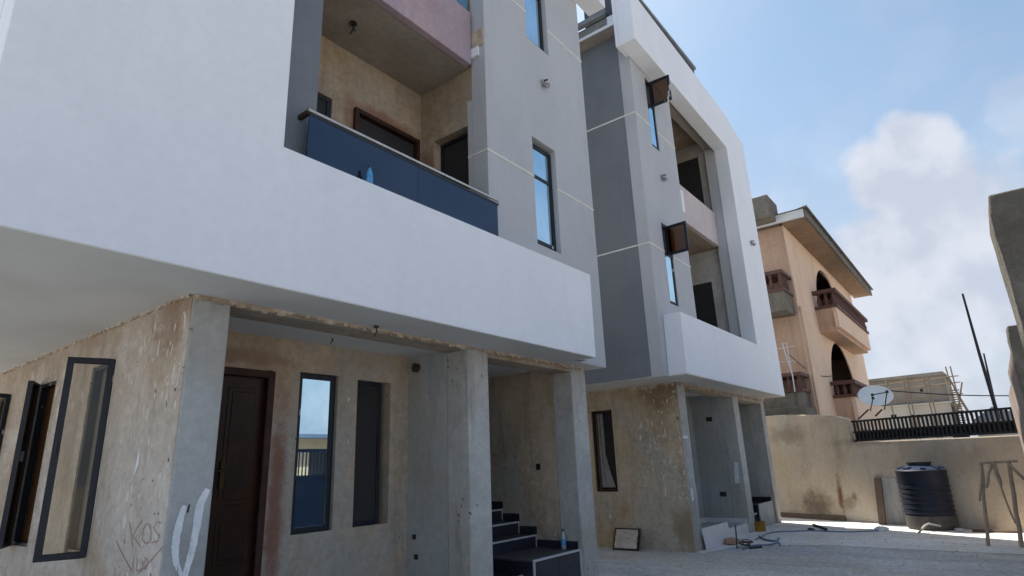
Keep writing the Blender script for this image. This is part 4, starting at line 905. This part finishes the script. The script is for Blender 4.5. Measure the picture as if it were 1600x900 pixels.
single(MB().tube([at(1537, 552, X=17.8), at(1560, 655, X=17.8)], .016, 8, r1=.03), 'steel_pole', 'cable', 'short thin dark pole close beside the tall leaning pole', 'pole', tuple(at(1560, 655, X=17.8)))
a, b = at(1385, 610, X=21), at(1640, 617, X=24)
single(MB().tube([a+(b-a)*t-ZV*.08*math.sin(math.pi*t) for t in [i/12 for i in range(13)]], .016, 6), 'overhead_wire', 'cable', 'long dark overhead wire running right from the satellite dish', 'wire', tuple(a))
a, b = at(1231, 552, X=18.4), V((22.7, 3.9, 4.1))
single(MB().tube([a+(b-a)*t-ZV*.25*math.sin(math.pi*t) for t in [i/12 for i in range(13)]], .012, 6), 'aerial_cable', 'cable', 'slack aerial cable crossing the peach house corner', 'wire', tuple(a))

# ------------------------------------------------------------------ distance
CB = thing('unfinished_block', 'distant unfinished block with raw grey walls and timber scaffolding', 'building', (60, 5, 0))
MB().wall((60, 0, 0), YV, XV*10, 2.3, 12, 5.22, 7.35, []).build('upper_storey', 'block', CB)
MB().box(59.6, 70, 2.0, 12.2, 5.10, 5.22).build('floor_slab', 'slabpale', CB)
ho = [(at(b, 650, X=60).y, at(a, 650, X=60).y, at(a, 653, X=60).z, at(a, 648, X=60).z) for a, b in ((1369, 1380), (1392, 1401), (1422, 1428), (1432, 1438))]
MB().wall((60, 0, 0), YV, XV*.3, 2.3, 12, 0, 5.10, ho).build('lower_storey', 'slabpale', CB)
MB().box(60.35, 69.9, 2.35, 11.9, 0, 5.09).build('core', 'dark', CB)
m = MB(); m.prism([(59.7, 2.1, 7.35), (59.7, 12.2, 7.35), (59.7, 12.2, 7.5), (59.7, 2.3, 7.62)], (10.5, 0, 0)); m.build('roof_slab', 'block', CB)
MB().box(59.96, 60.02, 3.9, 4.1, 6.15, 6.4).build('vent_hole', 'dark', CB)
for y in (1.6, 1.9, 3.3, 3.55, 4.75, 5.0, 6.2, 7.4, 9): MB().tube([(59.3, y, 0), (59.35, y+.1, 7.4 if y > 3 else 7.9)], .05, 6).build('scaffold_pole', 'bamboo', CB)
for z in (5.6, 6.5, 7.0): MB().tube([(59.3, 1.3, z+.1), (59.3, 11, z-.15)], .04, 6).build('scaffold_pole', 'bamboo', CB)
for (a, b) in (((1.3, 4.2), (2.0, 7.2)), ((1.0, 3.5), (1.8, 6.2)), ((1.9, 4.4), (1.2, 6.6))): MB().tube([(59.4, a[0], a[1]), (59.6, b[0], b[1])], .06, 6).build('scaffold_pole', 'bamboo', CB)
m = MB()
for i in range(16): z = 3.3+.18*i; m.box(59.5, 59.9, 1.55+.05*math.sin(i*2), 2.15, z, z+.06)
m.build('scaffold_deck', 'bamboo', CB)
FH = thing('distant_house', 'far low house with a hazy blue gable roof beyond the railing', 'house', (70, 0, 0))
MB().box(70, 80, -4.4, 1.2, 0, 3.9).build('wall', 'slabpale', FH)
m = MB(); m.prism([(69.5, -4.8, 3.9), (69.5, 1.4, 3.9), (69.5, -.3, 5.05), (69.5, -1.2, 4.6), (69.5, -4.6, 4.55)], (11, 0, 0)); m.build('roof', 'farroof', FH)

# ------------------------------------------------------------------ water tank
tp = V((16.02, 1.42, 0.005))
WT = thing('water_tank', 'black ribbed plastic water tank standing by the sandy yard wall', 'water tank', tuple(tp))
r = .46; pr = [(r*.93, 0), (r*.99, .04), (r, .10), (r, .27)]
m = MB(); m.lathe(pr, tp, 48); m.build('tank_foot', 'tankdust', WT, smooth=True)
pr = [(r, .27)]
for k in range(6): z = .29+.10*k; pr += [(r-.012, z), (r-.012, z+.022), (r+.006, z+.04), (r+.008, z+.065), (r-.004, z+.082)]
pr += [(r-.004, .90), (r+.004, .93), (r+.002, 1.10), (r+.012, 1.13), (r+.012, 1.17), (r-.03, 1.20)]
m = MB(); m.lathe(pr, tp, 48); m.build('tank_body', 'tank', WT, smooth=True)
m = MB(); m.lathe([(r-.03, 1.199), (r-.10, 1.215), (.25, 1.265), (.225, 1.27), (.0, 1.27)], tp, 48)
for k in range(8):
    a = k*math.pi/4+.2; d = V((math.cos(a), math.sin(a), 0)); sd_ = V((-d.y, d.x, 0))
    m.obox(tp+d*.24-sd_*.05+ZV*1.19, sd_*.10, d*.19-ZV*.035, ZV*.075)
m.build('tank_shoulder', 'tanktop', WT, smooth=True)
m = MB(); m.lathe([(.215, 1.265), (.215, 1.30), (.235, 1.305), (.235, 1.345), (.20, 1.355), (0, 1.36)], tp, 40); m.build('tank_lid', 'black', WT, smooth=True)
a = at(1436, 832, Z=.02); b = at(1452, 818, X=15.5); c = at(1470, 822, X=15.6)
single(MB().tube([a, a+(b-a)*.6+ZV*.03, b, c], .02, 8), 'outlet_pipe', 'cement_l', 'bent grey pipe lying against the foot of the water tank', 'pipe', tuple(a))

# ------------------------------------------------------------------ timber trestle
TR = thing('timber_trestle', 'rough pole trestle standing on the slab right of the water tank', 'trestle', (13.5, .25, 0))
TX = 13.5
def pole(a, b, r=.028, r1=.024, name='leg', seed=1):
    rnd = random.Random(seed); a, b = V(a), V(b); pts = [a+(b-a)*t+V((rnd.uniform(-1, 1), rnd.uniform(-1, 1), 0))*.012*(0 < t < 1) for t in (0, .2, .4, .6, .8, 1)]
    return MB().tube(pts, r, 8, r1=r1).build(name, 'timber', TR, smooth=True)
g = lambda x, y, X=TX: at(x, y, X=X)
pole(at(1544, 853, Z=.006), g(1533, 724), seed=1); pole(at(1596, 855, Z=.006), g(1576, 720), .034, .028, seed=2)
pole(g(1530, 723, TX-.03), g(1590, 720, TX-.03), .026, .024, 'cross_bar', 3)
pole(g(1541, 762, TX-.06), g(1549, 724, TX-.06), .022, .02, 'brace', 4)
pole(g(1587, 818, TX+.04), g(1549, 722, TX+.04), .014, .014, 'brace', 5)
pole(g(1564, 758, TX-.08), g(1553, 720, TX-.08), .026, .024, 'brace', 6)
pole(g(1600, 750, TX-.06), g(1574, 722, TX-.06), .024, .02, 'brace', 7)
pole(g(1531, 783, TX-.05), g(1534, 728, TX-.05), .018, .016, 'brace', 8)
a, b = at(1519, 829, Z=.03), at(1594, 831, Z=.03)
single(MB().tube([a, b], .028, 8), 'timber_pole', 'board', 'dark pole lying on the slab behind the trestle legs', 'pole', tuple(a))
a, b = at(1585, 829, Z=.03), at(1612, 826, Z=.03)
single(MB().tube([a, b], .03, 8), 'painted_pipe', 'maroon', 'short red pipe lying behind the right trestle leg', 'pipe', tuple(a))

# ------------------------------------------------------------------ loose things on the ground
def bottle(loc, s, label, lab='bottleblue'):
    b = thing('water_bottle', label, 'bottle', loc); p = V(loc)
    MB().lathe([(.028*s, 0), (.033*s, .006*s), (.033*s, .05*s)], p, 18).build('bottle_base', 'bottleclear', b, smooth=True)
    MB().lathe([(.033*s, .0501*s), (.034*s, .052*s), (.034*s, .12*s), (.033*s, .122*s)], p, 18).build('bottle_label', lab, b, smooth=True)
    MB().lathe([(.033*s, .1221*s), (.032*s, .15*s), (.022*s, .185*s), (.013*s, .205*s), (.013*s, .215*s)], p, 18).build('bottle_neck', 'bottleclear', b, smooth=True)
    MB().lathe([(.015*s, .2151*s), (.015*s, .235*s), (0, .236*s)], p, 14).build('bottle_cap', 'tanktop', b, smooth=True)
    return b
q = at(577, 285, Y=4.12); b_ = bottle((q.x, 4.12, 4.122), 1.0, 'bright blue water bottle standing on the white panel against the navy balcony glass')
for c in b_.children:
    if c.name.startswith(('bottle_base', 'bottle_neck')): c.data.materials[0] = MT['bottleblue']
q = at(881, 858, Z=.506); bottle((q.x, q.y, .506), 1.05, 'clear water bottle with blue label standing on the dark stair landing')
# square stone slab against the ochre side wall
a, b = V((10.80, 5.60, .006)), V((10.80, 6.14, .006)); lean = V((.16, 0, .37))
SL = thing('leaning_slab', 'square rough stone slab in a dark frame leaning on the ochre side wall', 'slab', tuple((a+b)/2))
m = MB(); n_ = lean.cross(b-a).normalized()
if n_.x > 0: n_ = -n_
m.obox(a, b-a, lean, n_*-.03); m.build('slab_frame', 'rust', SL)
m = MB(); nn = 7; U, L_ = (b-a), lean
g_ = [[a+U*(.07+.86*i/nn)+L_*(.08+.85*j/nn)+n_*(.012+.02*mnoise.noise(V((i*.9, j*.9, 2))))+(U*random.uniform(-.015, .015) if i in (0, nn) else V()) for j in range(nn+1)] for i in range(nn+1)]
for i in range(nn):
    for j in range(nn): m.add([g_[i][j], g_[i+1][j], g_[i+1][j+1], g_[i][j+1]], [[0, 1, 2, 3]])
m.build('slab_face', 'stone', SL)
# white boards at the porch
m = MB(); m.obox((11.34, 4.50, .006), (1.33, 0, 0), (0, .05, .36), (0, .02, -.002)); single(m, 'white_board', 'whitetile', 'white tile board leaning at the porch beside the corner pillar', 'board', (11.9, 4.5, 0), bevel=.004)
a = at(1152, 858, Z=.0); b = at(1149, 820, X=a.x+.05)
single(MB().tube([a+ZV*.006, b], .014, 8), 'green_rod', 'green', 'thin green rod standing upright in the rubble before the porch', 'rod', tuple(a))
def lump(name, mat, label, cat, c, s, seed, flat=.5):
    rnd = random.Random(seed); bm = bmesh.new(); bmesh.ops.create_icosphere(bm, subdivisions=3, radius=1)
    m = MB()
    for v in bm.verts:
        d = 1+.45*mnoise.noise(v.co*1.7+V((seed, 0, 0)))+.2*mnoise.noise(v.co*4+V((0, seed, 0)))
        v.co = V((v.co.x*s*d, v.co.y*s*d*.8, max(-.9*flat*s*.5, v.co.z*s*d*flat)))
    m.add([v.co+V(c)+ZV*(.45*flat*s+.006) for v in bm.verts], [[v.index for v in f.verts] for f in bm.faces]); bm.free()
    return single(m, name, mat, label, cat, c, smooth=True)
q = at(1144, 850, Z=0); lump('sacking', 'rag', 'salmon coloured crumpled sacking lying in front of the white board', 'sack', (q.x, q.y, 0), .2, 5, .35)
q = at(1165, 856, Z=0)
m = MB()
for k in range(5): m.tube([q+V((.10*math.cos(t)+.04*k, .09*math.sin(t)+.03*math.sin(k*2.3), .02+.012*k+.05*abs(math.sin(t*.5+k)))) for t in [i*.42 for i in range(16)]], .007, 5)
single(m, 'wire_coil', 'rust', 'tangled coil of dark wire beside the green rod', 'wire', tuple(q))
q = at(1172, 858, Z=0); q2 = at(1190, 856, Z=0); single(MB().tube([q+ZV*.02, q2+ZV*.02], .022, 6), 'timber_offcut', 'black', 'black stick lying beside the tangled wire coil', 'stick', tuple(q))
q = at(1188, 830, Z=0); q = V((15.1, 4.5, 0)) if q.y > 4.6 else q
YT = thing('paint_tin', 'stained yellow tin standing at the foot of the second porch pillar', 'tin', tuple(q))
MB().lathe([(.12, .005), (.125, .01), (.125, .19), (.13, .2), (.12, .2), (.115, .05), (0, .05)], q, 24).build('tin_body', 'yellow', YT, smooth=True)
m = MB(); m.tube([q+V((.125*math.cos(t), -.02, .19+.10*math.sin(t))) for t in [i*math.pi/10 for i in range(11)]], .006, 6); m.build('tin_handle', 'rust', YT)
def hose(pts, r, label, mat='hose', name='hose'):
    P3 = [at(x, y, Z=r+.005) for x, y in pts]; out = []
    for i in range(len(P3)-1):
        p_, a_, b_2, n_2 = P3[max(i-1, 0)], P3[i], P3[i+1], P3[min(i+2, len(P3)-1)]
        for k in range(5):
            t = k/5; out.append(.5*((2*a_)+(-p_+b_2)*t+(2*p_-5*a_+4*b_2-n_2)*t*t+(-p_+3*a_-3*b_2+n_2)*t**3))
    out.append(P3[-1]); return single(MB().tube(out, r, 6), name, mat, label, 'hose', tuple(P3[0]))
hose([(1180, 843), (1205, 832), (1240, 830), (1270, 829), (1320, 831), (1372, 829)], .014, 'blue grey hose stretched across the concrete slab toward the plank')
hose([(1186, 838), (1196, 843), (1212, 845), (1217, 841)], .02, 'short dark blue hose piece in front of the yellow tin', 'hose')
hose([(1160, 858), (1178, 852), (1200, 851), (1217, 848), (1218, 852)], .014, 'thin pale hose curling beside the wire coil')
a, b = at(1271, 820, Z=.03), at(1291, 827, Z=.03); single(MB().tube([a, b], .03, 8), 'pipe_offcut', 'cable', 'short dark pipe offcut lying on the slab near the wall plank', 'pipe', tuple(a))
q = at(1378, 829, Z=0); lump('cement_bag', 'dish', 'small grey bundle lying at the end of the hose', 'bundle', (q.x, q.y, 0), .16, 9, .35)
q = at(1499, 830, Z=0); lump('paper_scrap', 'litter', 'white scrap of paper beside the foot of the water tank', 'litter', (q.x, q.y, 0), .11, 12, .3)
q = at(1268, 829, Z=0); lump('rubble_piece', 'cable', 'dark lump of rubble lying on the hose', 'rubble', (q.x, q.y, 0), .09, 15, .35)
# grit strewn over the yard
m = MB(); rnd = random.Random(21)
for i in range(420):
    x, y = rnd.uniform(7.5, 15.5), rnd.uniform(.0, 5.4)
    if y > 4.5 and (x < 7.9 or x > 10.9): continue
    s = rnd.uniform(.006, .022); c = V((x, y, .005)); a = rnd.uniform(0, 6)
    u, w = V((math.cos(a), math.sin(a), 0))*s, V((-math.sin(a), math.cos(a), 0))*s*rnd.uniform(.5, 1)
    m.add([c+u, c+w, c-u, c-w, c+ZV*s*.8], [[0, 1, 4], [1, 2, 4], [2, 3, 4], [3, 0, 4]])
o = m.build('grit', 'cement_l', kind='stuff', weld=False); o['label'] = 'grit and stone chips strewn over the yard'; o['category'] = 'grit'
